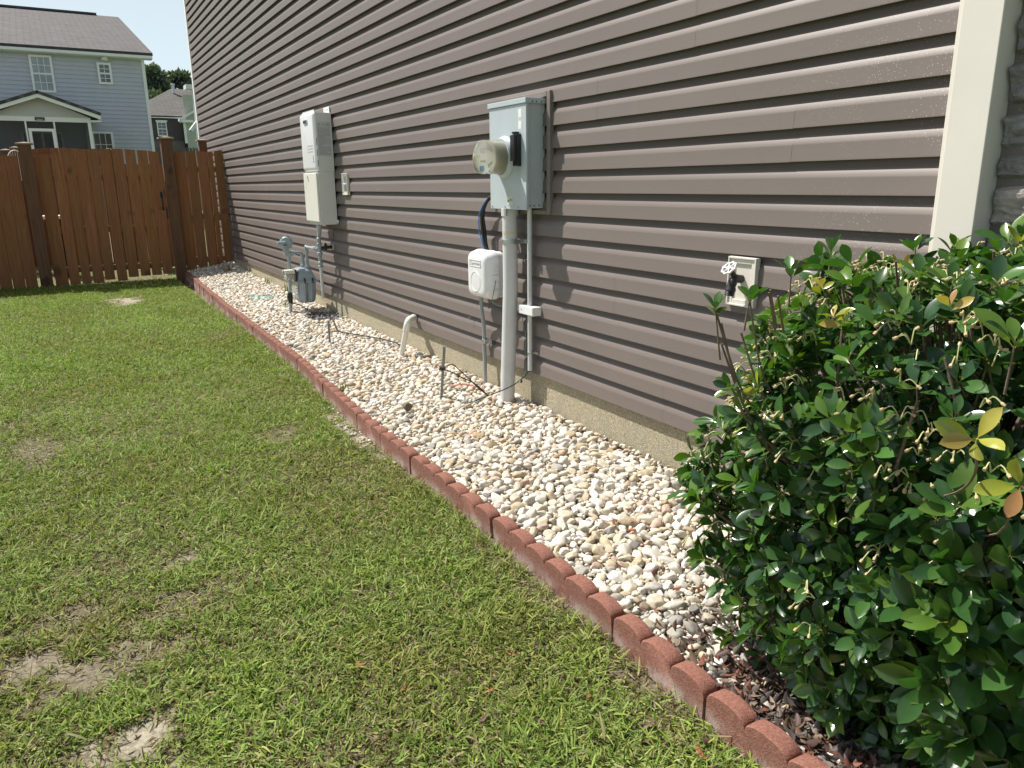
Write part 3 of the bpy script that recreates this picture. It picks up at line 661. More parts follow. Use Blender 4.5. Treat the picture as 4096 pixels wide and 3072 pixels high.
for nm, (xx, yy) in (('inlet_hub', (-.185, 7.967)), ('outlet_hub', (-.185, 7.80))):
    w = MB(); w.lathe((xx, yy, .252), (0, 0, 1), [(0, .030), (.012, .030), (.014, .024), (.020, .024), (.022, .029), (.040, .029), (.042, .020), (.055, .019)], 14); w.build('hub', mg, gm, smooth=True)
# body: top casting and twin-lobed bowl
w = MB(); rings = []
def ring(z, x0, x1, y0, y1, r): return [(a, b, z) for a, b in rrect(x0, x1, y0, y1, r)]
RL = [ring(.262, -.255, -.165, 7.77, 8.0, .02), ring(.250, -.285, -.155, 7.75, 8.02, .03), ring(.22, -.300, -.145, 7.735, 8.03, .03), ring(.158, -.312, -.118, 7.728, 8.035, .03), ring(.146, -.314, -.106, 7.722, 8.04, .02)]
vs = sum(RL, []); n = len(RL[0]); fs = [tuple(range(n))]
for i in range(len(RL)-1):
    for k in range(n): fs.append((i*n+k, i*n+(k+1) % n, (i+1)*n+(k+1) % n, (i+1)*n+k))
w.add(vs, fs); w.build('upper_casting', mg, gm, smooth=True)
w = MB(); rounded = [(a, b) for a, b in rrect(-.322, -.098, 7.714, 8.048, .02)]; w.prism(rounded, lambda u, v, t: (u, v, t), .130, .146); w.build('flange', mg, gm, bevel=.003)
w = MB(); lobes = []
def lobe_ring(z, s):
    pts = []; X0, X1 = -.305, -.112; xc = (X0+X1)/2; hw = (X1-X0)/2*s; yc = 7.88; hy = .150*s
    nn = 44
    for k in range(nn):
        a = 2*math.pi*k/nn; cx_, sn_ = math.cos(a), math.sin(a)
        rx = abs(cx_)**.55*math.copysign(1, cx_); ry = abs(sn_)**.55*math.copysign(1, sn_)
        x = xc+hw*rx; y = yc+hy*ry
        pin = math.exp(-((x-xc-.004)/.014)**2)*.030*(1 if abs(ry) > .5 else 0)
        y -= math.copysign(pin, ry)
        pts.append((x, y, z))
    return pts
LR = [lobe_ring(z, s) for z, s in ((.130, 1.0), (.10, 1.0), (.03, .975), (-.03, .93), (-.065, .86), (-.082, .74), (-.088, .5))]
n = 44; vs = sum(LR, []); fs = [tuple(range((len(LR)-1)*n, len(LR)*n))]
for i in range(len(LR)-1):
    for k in range(n): fs.append((i*n+k, i*n+(k+1) % n, (i+1)*n+(k+1) % n, (i+1)*n+k))
w.add(vs, fs); w.build('lower_bowl', mg, gm, smooth=True)
for xx in (-.245, -.165):
    w = MB(); w.box((xx-.006, 7.706, .126), (xx+.006, 7.730, .172)); w.lathe((xx, 7.714, .171), (0, 0, 1), [(0, .008), (.004, .008)], 6); w.build('bolt', MT['blackmet'], gm)
w = MB(); w.box((-.330, 7.745, .150), (-.313, 7.845, .262)); w.build('index_plate', MT['black'], gm, bevel=.002)
w = MB(); w.prism([(7.742, .160), (7.848, .160), (7.848, .225), (7.815, .258), (7.775, .258), (7.742, .225)], lambda u, v, t: (t, u, v), -.428, -.3305); w.build('dial_cover', MT['clear'], gm, bevel=.003)
w = MB(); w.box((-.415, 7.755, .170), (-.335, 7.835, .215)); w.build('dial_gears', MT['labelg'], gm, bevel=.002)
w = MB(); w.prism([(7.738, .2605), (7.852, .2605), (7.852, .2265), (7.8495, .2265), (7.816, .2590), (7.774, .2590), (7.7405, .2265), (7.738, .2265)], lambda u, v, t: (t, u, v), -.43, -.333); w.build('cover_hood', MT['dialcream'], gm)
w = MB(); w.box((-.345, 7.738, .152), (-.331, 7.746, .166)); w.build('seal_tag', simple('red_seal', (.5, .04, .03), .5, .1, 9), gm)
w = MB(); w.box((-.3075, 7.78, .015), (-.3060, 7.86, .120)); lg = w.build('number_plate', MT['label'], gm)
w = MB()
for zz in (.100, .088, .060, .035): w.box((-.3086, 7.79, zz), (-.3078, 7.85, zz+.007))
w.build('print', MT['ink'], lg)
w = MB(); w.tube([(-.185, 7.80, .30), (-.180, 7.80, .47)], .0165, 18); w.lathe((-.180, 7.80, .455), (0, 0, 1), [(0, .022), (.012, .022), (.02, .024), (.034, .022), (.044, .012), (.046, 0)], 16); w.tube([(-.180, 7.80, .478), (-.158, 7.48, .480)], .0165, 18)
w.lathe((-.166, 7.60, .479), (.07, -1, 0), [(0, .023), (.05, .023), (.052, .019), (.07, .019), (.072, .025), (.09, .025)], 14); w.build('outlet_pipe', mg, gm, smooth=True)
w = MB(); w.tube([(-.152, 7.445, .30), (-.150, 7.440, .60)], .0185, 18)
for z0, r_ in ((.30, .024), (.335, .022), (.425, .027), (.515, .025), (.565, .024)): w.lathe((-.151, 7.442, z0), (0, 0, 1), [(0, r_), (.022, r_), (.026, r_*.8)], 12)
w.lathe((-.155, 7.47, .480), (0, -1, 0), [(0, .026), (.02, .026), (.024, .018)], 14); w.build('tee', mg, gm, smooth=True)
w = MB(); w.tube(smooth_path([(-.150, 7.440, .60), (-.140, 7.435, .65), (-.125, 7.43, .725)]), .0175, 18); w.build('heater_feed_pipe', MT['pvcd'], gm, smooth=True)
w = MB(); w.tube([(-.132, 7.44, .490), (-.022, 7.43, .497)], .017, 16); w.lathe((-.09, 7.436, .497), (0, 0, 1), [(-.03, .010), (.012, .018), (.03, .010), (.042, .006)], 12); w.build('shutoff_valve', MT['black'], gm, smooth=True)
w = MB(); w.tube(smooth_path([(-.10, 7.43, .52), (-.06, 7.40, .53), (-.035, 7.36, .57), (-.03, 7.35, .64), (-.028, 7.335, .66)]), .0022, 6); w.build('bond_wire', MT['black'], gm)
w = MB(); w.lathe((-.0215, 7.43, .497), (-1, 0, 0), [(0, .030), (.004, .028), (.006, .02)], 14); w.build('wall_seal', simple('cream_sealant', (.55, .52, .44), .8, .2, 60), gm, smooth=True)

# ------------------------------------------------------------------ small wall items
def mount_block(y0, y1, z0, z1, nm, lab, cat):
    t = thing(nm, (-.02, (y0+y1)/2, z0), lab, cat)
    w = MB(); b_ = .014
    for a, b2, xx in ((0, .008, -.038), (.008, .026, -.032)):
        Y0, Y1, Z0, Z1 = y0+a, y1-a, z0+a, z1-a; d = b2-a
        w.box((xx, Y0, Z0), (-.012, Y0+d-.0005, Z1)); w.box((xx, Y1-d+.0005, Z0), (-.012, Y1, Z1)); w.box((xx, Y0+d, Z1-d), (-.012, Y1-d, Z1)); w.box((xx, Y0+d, Z0), (-.012, Y1-d, Z0+d))
    w.box((-.0245, y0+.0262, z0+.0262), (-.0100, y1-.0262, z1-.0262))
    w.build('mounting_frame', MT['cream'], t, bevel=.002)
    return t
hb = mount_block(2.050, 2.193, .600, .792, 'hose_bib', 'black garden tap with white wheel handle in a cream wall block by the shrub', 'garden tap')
yc, zc = 2.128, .700
w = MB(); w.tube([(-.004, yc, zc+.008), (-.040, yc, zc+.008)], .015, 16); w.tube([(-.030, yc, zc+.006), (-.062, yc, zc+.012), (-.075, yc, zc-.004), (-.084, yc, zc-.030)], [.016, .018, .019, .016], 16)
w.lathe((-.080, yc, zc-.022), (-.28, 0, -1), [(0, .019), (.014, .021), (.018, .017), (.021, .019), (.023, .017), (.026, .019), (.028, .017), (.031, .019), (.034, .018), (.034, .012)], 20)
w.tube([(-.058, yc, zc+.012), (-.085, yc, zc+.040)], [.013, .009], 14); w.build('tap_body', MT['blackmet'], hb, smooth=True)
w = MB(); hc = Vector((-.098, yc, zc+.054)); ha = Vector((-.7, 0, .72)).normalized(); hu = Vector((0, 1, 0)); hv = ha.cross(hu)
ringp = []
for k in range(25):
    a = 2*math.pi*k/24; r_ = .028+.0028*math.cos(8*a); ringp.append(hc+(hu*math.cos(a)+hv*math.sin(a))*r_)
w.tube(ringp, .0042, 8, caps=False); w.lathe(hc, ha, [(-.005, .010), (.004, .010), (.006, .006)], 14)
for k in range(6):
    a = math.pi*k/3; w.tube([hc+(hu*math.cos(a)+hv*math.sin(a))*.008, hc+(hu*math.cos(a)+hv*math.sin(a))*.027], .003, 6)
w.build('wheel_handle', MT['plasticw'], hb, smooth=True)
vb = mount_block(6.826, 6.972, .996, 1.186, 'wall_switch_block', 'narrow cream wall block with grey lever switch right of the water heater', 'switch')
w = MB(); w.box((-.0285, 6.862, 1.03), (-.0248, 6.936, 1.152)); w.build('switch_plate', MT['zinc'], vb, bevel=.002)
w = MB(); w.lathe((-.0168, 6.90, 1.09), (-1, 0, 0), [(0, .012), (.01, .012), (.03, .007), (.034, .003)], 12); w.tube([(-.045, 6.90, 1.09), (-.050, 6.90, 1.075)], .005, 8); w.build('switch_lever', MT['plasticw'], vb, smooth=True)
hk = thing('wall_hook', (-.025, 4.475, .21), 'tiny metal hook screwed into the siding left of the slim dark conduit', 'hook')
w = MB(); w.tube([(-.018, 4.475, .222), (-.035, 4.475, .222), (-.040, 4.475-.004, .222-.012), (-.034, 4.475-.006, .222-.024)], .0025, 6); w.build('hook', MT['zinc'], hk, smooth=True)
# PVC condensate elbow
pv = thing('drain_elbow', (-.178, 5.36, -.17), 'short white pipe with elbow rising from gravel into the lowest siding course', 'pipe')
w = MB(); w.tube([(-.182, 5.372, -.22), (-.150, 5.300, .03)], .0205, 20); w.build('pipe', MT['pvcw'], pv, smooth=True)
w = MB(); w.tube(smooth_path([(-.153, 5.307, .010), (-.146, 5.290, .060), (-.128, 5.300, .088), (-.090, 5.345, .088), (-.06, 5.385, .085)], 6), .0265, 20); w.lathe((-.06, 5.385, .085), (.6, .8, 0), [(0, .0265), (.0, .029), (.014, .029), (.014, .020)], 20); w.build('elbow', MT['pvcw'], pv, smooth=True)
w = MB(); w.tube([(-.06, 5.385, .085), (.0, 5.46, .083)], .0165, 16); w.build('wall_stub', MT['pvcw'], pv, smooth=True)
# steel rod with loops of wire
rd = thing('steel_rod', (-.418, 4.138, -.19), 'leaning grey steel rod with black wires tied round it beside the slim conduit', 'rod')
w = MB(); w.tube([(-.415, 4.150, -.26), (-.418, 4.061, .140)], .0085, 10); w.build('rod', MT['rod'], rd, smooth=True)
w = MB(); w.lathe((-.417, 4.094, -.005), (0, -.2, 1), [(-.010, .013), (.010, .013)], 10); w.tube([(-.445, 4.085, -.004), (-.43, 4.09, -.006)], .007, 8); w.build('clamp', MT['blackmet'], rd, smooth=True)
w = MB(); w.tube(smooth_path([(-.410, 4.09, .0), (-.36, 4.08, .015), (-.32, 4.07, -.02), (-.26, 4.03, -.09), (-.22, 4.00, -.14), (-.17, 3.97, -.19), (-.16, 3.965, -.22)]), .0035, 8)
w.tube(smooth_path([(-.410, 4.09, -.012), (-.36, 4.08, -.035), (-.30, 4.05, -.075), (-.25, 4.03, -.10), (-.20, 4.0, -.15), (-.16, 3.97, -.20)]), .0035, 8); w.build('wire', MT['black'], rd, smooth=True)
pc = thing('buried_cable', (-.2, 4.2, -.18), 'short length of salmon pink cable surfacing among pebbles by the slim conduit', 'cable')
w = MB(); w.tube(smooth_path([(-.30, 4.30, -.20), (-.26, 4.25, -.166), (-.20, 4.20, -.160), (-.14, 4.13, -.178), (-.12, 4.1, -.20)]), .0045, 8); w.build('cable', MT['pinkcable'], pc, smooth=True)
sk = thing('stake', (-.498, 6.154, -.19), 'short dark metal stake in the gravel below the gas meter', 'stake')
w = MB(); w.tube([(-.495, 6.16, -.25), (-.498, 6.14, -.003)], .009, 10); w.box((-.511, 6.13, -.045), (-.484, 6.152, -.030)); w.build('rod', MT['rod'], sk, smooth=True)
tw = thing('tracer_wire', (-.4, 7, -.16), 'black tracer wire lying across the gravel from gas meter riser to the short stake', 'wire')
def gz(x, y, d=.0): return (x, y, float(zgrav(x, y))+d)
w = MB(); w.tube(smooth_path([(-.366, 7.86, -.085), (-.30, 7.75, -.10), gz(-.24, 7.55, .03), gz(-.17, 7.32, .035), gz(-.20, 7.0, .03), gz(-.26, 6.75, .028), gz(-.30, 6.5, .022), gz(-.22, 6.2, .025), gz(-.12, 5.85, .03), gz(-.08, 5.60, .02), gz(-.10, 5.45, -.01)]), .005, 8); w.build('cable', MT['black'], tw, smooth=True)

# ------------------------------------------------------------------ scalloped edging
BL = .405; TH = .052
def block_mb(seed, near):
    w = MB(); rr = random.Random(seed); prof = []; nseg = 14
    L = BL-.006; hw = L/3
    prof.append((-L/2, -.10))
    for s in range(3):
        for k in range(nseg+1):
            a = math.pi*(1-k/nseg); u = -L/2+hw*(s+.5)+math.cos(a)*hw/2; v = .064+.033*(math.sin(a)**.80)
            if prof[-1][0] < u-1e-5 or k: prof.append((u, v))
            elif s == 0: prof.append((u, v))
    prof.append((L/2, -.10))
    # front and back outlines with a few depth rings so the top is rounded
    n = len(prof); vs = []; fs = []
    cols = [(-TH/2, .004), (-TH/2+.004, 0), (-TH/6, -.0005), (TH/6, -.0005), (TH/2-.004, 0), (TH/2, .004)]
    for t, ins in cols:
        for (u, v) in prof:
            q = v-ins*(1 if v > 0 else 0)
            vs.append((u*(1-ins*.02/L), t, q+.0022*mnoise.noise(Vector((u*60+seed, t*80, v*60)))*(1 if v > 0 else 0)))
    for j in range(len(cols)-1):
        for k in range(n): fs.append((j*n+k, j*n+(k+1) % n, (j+1)*n+(k+1) % n, (j+1)*n+k))
    fs.append(tuple(range(n))); fs.append(tuple((len(cols)-1)*n+k for k in range(n))[::-1])
    return w.add(vs, fs)
protos = []
for k in range(3):
    o = block_mb(k*13+1, True).build('edging_block', MT['red'], None, smooth=True)
    protos.append(o)
ys = []; y = 12.62
pos = []
# joints measured along the border
yy = 1.182-.39*2
cur = yy
ords = []
while cur < 12.66:
    L = BL; y0, y1 = cur, cur+L*.998
    if y1 > 12.72: break
    x0, x1 = edge_x(y0)+TH/2, edge_x(y1)+TH/2
    pos.append(((x0+x1)/2, (y0+y1)/2, math.atan2(y1-y0, x1-x0)))
    cur = y1+.002
nb = len(pos)
words = ['first', 'second', 'third', 'fourth', 'fifth', 'sixth', 'seventh', 'eighth', 'ninth', 'tenth', 'eleventh', 'twelfth', 'thirteenth', 'fourteenth', 'fifteenth', 'sixteenth']
for i, (x, y, a) in enumerate(pos):
    o = protos[i] if i < 3 else protos[i % 3].copy()
    if i >= 3: C.objects.link(o)
    o.location = (x+rnd.uniform(-.004, .004), y, LZ+.010+rnd.uniform(-.004, .004)+.02*max(0, (y-10)/2.7)); o.rotation_euler = (rnd.uniform(-.05, .03), rnd.uniform(-.008, .008), a+math.pi*1+rnd.uniform(-.012, .012))
    near = i-2   # the first two lie behind the shrub or below the frame
    if i < nb/2: lab = 'red scalloped edging block, %s in the border counting from the shrub end' % words[i]
    else: lab = 'red scalloped edging block, %s in the border counting from the wooden fence' % words[nb-1-i]
    tag(o, lab, 'edging block', 'red scalloped blocks edging the gravel')

# ------------------------------------------------------------------ pebbles
def ico(sub, seed, flat):
    bm = bmesh.new(); bmesh.ops.create_icosphere(bm, subdivisions=sub, radius=1)
    for v in bm.verts:
        d = v.co.normalized(); n1 = mnoise.noise(d*1.1+Vector((seed*7.1, 0, 0))); n2 = mnoise.noise(d*2.6+Vector((0, seed*5.3, 0)))
        v.co = d*(1+.26*n1+.14*n2)
    # cut a few planes for angular facets
    rr = random.Random(seed)
    for k in range(9):
        nn = Vector((rr.gauss(0, 1), rr.gauss(0, 1), rr.gauss(0, 1))).normalized(); h = rr.uniform(.58, .84)
        for v in bm.verts:
            d = v.co.dot(nn)
            if d > h: v.co -= nn*(d-h)*.92
    bm.verts.index_update(); bm.faces.ensure_lookup_table()
    V = np.array([v.co[:] for v in bm.verts]); F = np.array([[v.index for v in f.verts] for f in bm.faces]); bm.free()
    return V, F
vars_hi = [ico(3, k, 0) for k in range(10)]; vars_md = [ico(2, k+20, 0) for k in range(12)]
PAL = [((.76, .72, .645), 40), ((.68, .61, .49), 24), ((.56, .47, .34), 11), ((.50, .38, .24), 3), ((.58, .44, .36), 4), ((.48, .47, .44), 6), ((.27, .26, .26), 1.5), ((.84, .82, .78), 14)]
pw = np.array([p[1] for p in PAL], float); pw /= pw.sum()
def place_stones(dens, rmu, rsd, ymin, ymax, dz, sep, tries, variants, seed, clip=None, small=False):
    rs = np.random.RandomState(seed); cell = .04; grid = {}; out = []
    ntr = int(tries*(ymax-ymin))
    Y = rs.uniform(ymin, ymax, ntr); X = rs.uniform(-1.0, -.004, ntr); RR = np.clip(np.exp(rs.normal(math.log(rmu), rsd, ntr)), rmu*.35, rmu*2.3)
    order = np.argsort(-RR*rs.uniform(.75, 1.25, ntr)); X, Y, RR = X[order], Y[order], RR[order]
    EX = edge_x(Y)+TH+.004
    for i in range(ntr):
        x, y, r = X[i], Y[i], RR[i]
        if x-r*.5 < EX[i] or x+r*.6 > 0.0: continue
        if clip and not clip(x, y): continue
        if y < 1.45 and rs.rand() < .35: continue
        if 2.45 < y < 3.5 and x > -.075-.05*vnoise(y, 0, 3, 4) and rs.rand() < .85: continue
        ci, cj = int(x//cell), int(y//cell); ok = True
        for a in (-1, 0, 1):
            for b in (-1, 0, 1):
                for (qx, qy, qr) in grid.get((ci+a, cj+b), ()):
                    if (qx-x)**2+(qy-y)**2 < (sep*(qr+r))**2: ok = False; break
                if not ok: break
            if not ok: break
        if ok:
            grid.setdefault((ci, cj), []).append((x, y, r)); out.append((x, y, r))
    return np.array(out)
Vs, Fs, Cs = [], [], []; base_i = 0
def emit(stones, variants, dz, rs, tint=None):
    global base_i
    for (x, y, r) in stones:
        V, F = variants[rs.randint(len(variants))]
        sc = np.array([r*rs.uniform(.95, 1.4), r*rs.uniform(.75, 1.0), r*rs.uniform(.55, .8)])
        q = Matrix.Rotation(rs.uniform(0, 6.28), 3, 'Z') @ Matrix.Rotation(rs.normal(0, .35), 3, 'X') @ Matrix.Rotation(rs.normal(0, .35), 3, 'Y')
        P = (V*sc) @ np.array(q).T
        z = float(zgrav(x, y))+dz+rs.uniform(-.005, .006)
        Vs.append(P+np.array([x, y, z])); Fs.append(F+base_i); base_i += len(V)
        c = np.array(PAL[rs.choice(len(PAL), p=pw)][0])*rs.uniform(.86, 1.08)
        if y < 1.75 and rs.rand() < .35: c = c*rs.uniform(.45, .8)
        if (x+.16)**2/.03+(y-7.40)**2/.06 < 1: c = np.array((.17, .17, .18))*rs.uniform(.7, 1.3)
        if (x+.378)**2/.03+(y-9.13)**2/.04 < 1 and rs.rand() < .5: c = np.array((.35, .60, .58))
        Cs.append(np.tile(c, (len(F), 1)))
rs = np.random.RandomState(5)
def near_clip(x, y): return True
s1 = place_stones(0, .0138, .38, .55, 3.4, 0, .80, 13000, None, 1); emit(s1, vars_hi, -.002, rs)
s2 = place_stones(0, .0134, .36, 3.4, 12.74, 0, .82, 12000, None, 2); emit(s2, vars_md, -.002, rs)
# under layer and grit between
rs = np.random.RandomState(6)
s3 = place_stones(0, .0125, .30, .55, 5.5, 0, .70, 6000, None, 3); emit(s3, vars_md, -.016, rs)
s4 = place_stones(0, .0065, .30, .9, 4.5, 0, .8, 6500, None, 4, clip=lambda x, y: vnoise(x, y, 1.7, 8) > -.12 and x < -.25); emit(s4, [ico(1, 40+k, 0) for k in range(6)], -.004, rs)
s5 = place_stones(0, .0150, .30, 5.5, 12.74, 0, .70, 2500, None, 9); emit(s5, [ico(1, 60+k, 0) for k in range(6)], -.014, rs)
# a few spilled on the lawn beside the border
for k in range(150):
    yy = rs.normal(4.0, .32); xx = edge_x(yy)-abs(rs.normal(0, .045))-.008
    V, F = vars_md[rs.randint(12)]; r = rs.uniform(.003, .010)
    Vs.append(V*np.array([r*1.2, r, r*.7])+np.array([xx, yy, LZ+.006])); Fs.append(F+base_i); base_i += len(V)
    Cs.append(np.tile(np.array(PAL[rs.choice(len(PAL), p=pw)][0])*.95, (len(F), 1)))
V = np.concatenate(Vs); F = np.concatenate(Fs); Cc = np.concatenate(Cs)
gv = np_mesh('gravel', V, F, Cc, MT['gravel'], False)
tag(gv, 'white and cream river pebbles filling the bed along the house wall', 'gravel', kind='stuff')
# one bigger tan rock near the fence, one dark rock mid bed
def rock(name, c, s, col, lab):
    V_, F_ = ico(3, int(c[1]*10), 0); w = MB(); w.add([(c[0]+v[0]*s[0], c[1]+v[1]*s[1], c[2]+v[2]*s[2]) for v in V_], [tuple(f) for f in F_])
    o = w.build(name, simple(name+'_stone', col, .85, .25, 30, bmp=.6), None, smooth=True); tag(o, lab, 'rock')
rock('rock', (-.263, 11.97, -.09), (.075, .06, .055), (.30, .25, .17), 'brownish fist sized rock on the pebbles in front of the fence')
rock('rock', (-.70, 3.98, -.175), (.032, .030, .026), (.16, .13, .09), 'dark brown pitted rock among white pebbles near the border')
rock('rock', (-.21, 7.62, -.15), (.045, .04, .028), (.42, .27, .20), 'pinkish brown rock under the gas meter')

# ------------------------------------------------------------------ grass
def grass():
    rs = np.random.RandomState(21); rows = []
    def region(y0, y1, x0, dens, size):
        n = int((y1-y0)*(-.98-x0)*dens); k = 0
        X = rs.uniform(x0, -.90, int(n*1.05)); Y = rs.uniform(y0, y1, len(X))
        for x, y in zip(X, Y):
            if x > edge_x(y)-.012-.03*max(0, vnoise(x, y, 6, 9)+.25): continue
            b_, s_ = bare(x, y)
            cl = vnoise(x, y, 5, 11)*.5+vnoise(x, y, 14, 12)*.5   # tufts
            p = 1.0-1.25*b_+cl*.5
            if rs.rand() > p: continue
            rows.append((x, y, size*(1+.5*cl+(.25 if x > edge_x(y)-.06 else 0)), b_, cl))
    region(.7, 2.6, -3.3, 29000, .94); region(2.6, 4.5, -3.5, 21000, 1.0); region(4.5, 7.5, -3.7, 15000, 1.0); region(7.5, 12.66, -4.0, 10500, 1.05)
    region(12.66, 16, -3.5, 900, 1.5)
    nl = len(rows)
    for _ in range(34000):   # clippings and thatch lying flat, also across the bare soil
        y = .9+11.6*rs.rand()**1.7; x = rs.uniform(-3.4, -.95)
        if x < edge_x(y)-.01: rows.append((x, y, .62, 1.0, -9))
    A = np.array(rows); n = len(A); th = A[:, 4] < -5; A[th, 4] = 0; A[th, 3] = .3
    L = np.clip(rs.lognormal(math.log(.030), .38, n), .012, .085)*A[:, 2]; wd = np.clip(rs.lognormal(math.log(.0041), .28, n), .002, .0080)*np.where(A[:, 1] > 6, 1.2, 1.0)
    az = rs.uniform(0, 2*math.pi, n); til = np.clip(rs.normal(1.02, .30, n), .1, 1.45); dry0 = (rs.rand(n) < np.where(A[:, 1] > 5.5, .07, .16)+.45*A[:, 3]) | th; til = np.where(dry0, rs.uniform(1.3, 1.55, n), til); bend = rs.normal(.55, .35, n)
    px, py = A[:, 0], A[:, 1]; pz = np.full(n, LZ)+rs.uniform(-.004, .012, n)+np.array([.008*vnoise(x, y, 1.2)+.004*vnoise(x, y, 7, 4) for x, y in zip(px, py)])+np.clip((py-12)*.01, 0, .03)
    dx, dy = np.cos(az), np.sin(az); sxv, syv = -dy, dx
    T = [0, .38, .72, 1.0]; WF = [.75, 1.0, .75, .06]
    V = np.zeros((n, 8, 3)); cx, cy_, cz = px.copy(), py.copy(), pz.copy(); tw = rs.uniform(-.8, .8, n)
    prev = 0
    for i, (t, wf) in enumerate(zip(T, WF)):
        if i:
            seg = (t-prev)*L; ang = til+bend*(t-.3)
            ang = np.clip(ang, 0, 1.75)
            cx = cx+dx*np.sin(ang)*seg; cy_ = cy_+dy*np.sin(ang)*seg; cz = cz+np.cos(ang)*seg; prev = t
        hw = wd*wf*.5
        nx_, ny_, nz_ = sxv*np.cos(tw), syv*np.cos(tw), np.sin(tw)
        V[:, 2*i, 0] = cx-nx_*hw; V[:, 2*i, 1] = cy_-ny_*hw; V[:, 2*i, 2] = cz-nz_*hw
        V[:, 2*i+1, 0] = cx+nx_*hw; V[:, 2*i+1, 1] = cy_+ny_*hw; V[:, 2*i+1, 2] = cz+nz_*hw
    V[:, :, 2] = np.maximum(V[:, :, 2], LZ+.002)
    F1 = np.array([(0, 1, 3, 2), (2, 3, 5, 4), (4, 5, 7, 6)]); F = (F1[None]+(np.arange(n)*8)[:, None, None]).reshape(-1, 4)
    greens = np.array([(.19, .275, .050), (.23, .315, .065), (.27, .345, .095), (.12, .195, .042), (.32, .355, .095)])
    straw = np.array([(.29, .25, .12), (.22, .17, .08), (.36, .32, .19), (.14, .10, .05)])
    c = greens[rs.randint(0, 5, n)]*rs.uniform(.8, 1.25, (n, 1))
    pn = np.array([vnoise(x, y, 1.6, 31)+.5*vnoise(x, y, 4.5, 32) for x, y in zip(A[:, 0], A[:, 1])])
    c *= (1.10+.22*pn)[:, None]; c[:, 0] *= 1+.20*np.clip(-pn, 0, 1)
    dry = rs.rand(n) < np.clip(np.where(A[:, 1] > 6, .04, .12)+.5*A[:, 3]-.25*A[:, 4], .03, .8)
    dry |= dry0
    c[dry] = straw[rs.randint(0, 4, dry.sum())]*rs.uniform(.8, 1.2, (dry.sum(), 1))
    return np_mesh('grass', V.reshape(-1, 3), F, np.repeat(c, 3, 0), MT['grass'], False)
tag(grass(), 'short patchy green lawn grass mixed with straw coloured blades', 'grass', kind='stuff')

# ------------------------------------------------------------------ generic leaf clouds
def leaf_template(nl=5, wf=.42, fold=.12, curl=.12, petiole=False):
    ts = np.linspace(0, 1, nl+1); P = []
    for t in ts:
        w_ = wf*(math.sin(math.pi*min(1, t**.85*.98+.02))**.8)*.5 if 0 < t < 1 else (.02 if t == 0 else .01)
        zc_ = -curl*t*t
        if petiole: q_ = (t-.10)/.90; w_ = .012 if q_ <= 0 else max(.006, wf*.5*(math.sin(math.pi*q_**1.35)**.72 if q_ < 1 else 0))
        P.append([(t, -w_, zc_+fold*w_*2), (t, 0, zc_), (t, w_, zc_+fold*w_*2)])
    V = np.array(P).reshape(-1, 3); F = []
    for i in range(nl):
        for k in range(2): F.append((i*3+k, i*3+k+1, (i+1)*3+k+1, (i+1)*3+k))
    return V, np.array(F)
def orient(dirs, ups):
    d = dirs/np.linalg.norm(dirs, axis=1, keepdims=True); s_ = np.cross(ups, d); s_ /= (np.linalg.norm(s_, axis=1, keepdims=True)+1e-9); u_ = np.cross(d, s_)
    return np.stack([d, s_, u_], axis=2)   # columns
def leaves_mesh(name, pos, dirs, ups, length, cols, m, parent=None, tmpl=None, smooth=True, base=None):
    V0, F0 = tmpl or leaf_template(); n = len(pos); Rm = orient(dirs, ups)
    V = np.einsum('nij,kj->nki', Rm, V0)*length[:, None, None]+pos[:, None, :]
    F = (F0[None]+(np.arange(n)*len(V0))[:, None, None]).reshape(-1, F0.shape[1])
    cf = np.repeat(cols, len(F0), 0).reshape(n, len(F0), 3)
    if base is not None: cf[:, :2] = np.array(base)*.9; cf[:, 2:4] = cf[:, 2:4]*.6+np.array(base)*.4
    return np_mesh(name, V.reshape(-1, 3), F, cf.reshape(-1, 3), m, smooth, parent)

# ------------------------------------------------------------------ shrub
shrub = thing('shrub', (-.55, .95, -.22), 'dense glossy dark green clipped shrub against the house corner', 'shrub')
BC = Vector((-.455, .93, .26)); BR = Vector((.50, .60, .62))
rs = np.random.RandomState(33)
def shell_point(k_lo, k_hi):
    while True:
        d = rs.normal(0, 1, 3); d /= np.linalg.norm(d)
        if d[2] < -.75: continue
        p_ = 2.7; s_ = (abs(d[0]/BR.x)**p_+abs(d[1]/BR.y)**p_+abs(d[2]/BR.z)**p_)**(-1/p_)
        lump = 1+.13*mnoise.noise(Vector(d*2.3)+Vector((3, 1, 7)))+.06*mnoise.noise(Vector(d*6))
        k = rs.uniform(k_lo, k_hi)*lump; P = np.array(BC)+d*s_*k
        taper = 1.0
        if P[2] < .15:   # narrower toward the ground on the lawn side
            t_ = (.15-P[2])/.4; P[0] = BC.x+(P[0]-BC.x)*(1-.12*t_)
        if P[0] > -.03: P[0] = -.03-rs.uniform(0, .05)
        if P[2] < -.2: continue
        return P, d
PP, DD, UU, LL, CL = [], [], [], [], []
tips = []
dark = np.array([(.044, .115, .030), (.056, .138, .034), (.070, .165, .040), (.040, .098, .040), (.105, .195, .036)])
young = np.array([(.085, .17, .022), (.12, .20, .025), (.07, .15, .025)])
gold = np.array([(.40, .36, .06), (.46, .34, .09), (.50, .27, .11), (.32, .36, .05), (.38, .38, .07)])
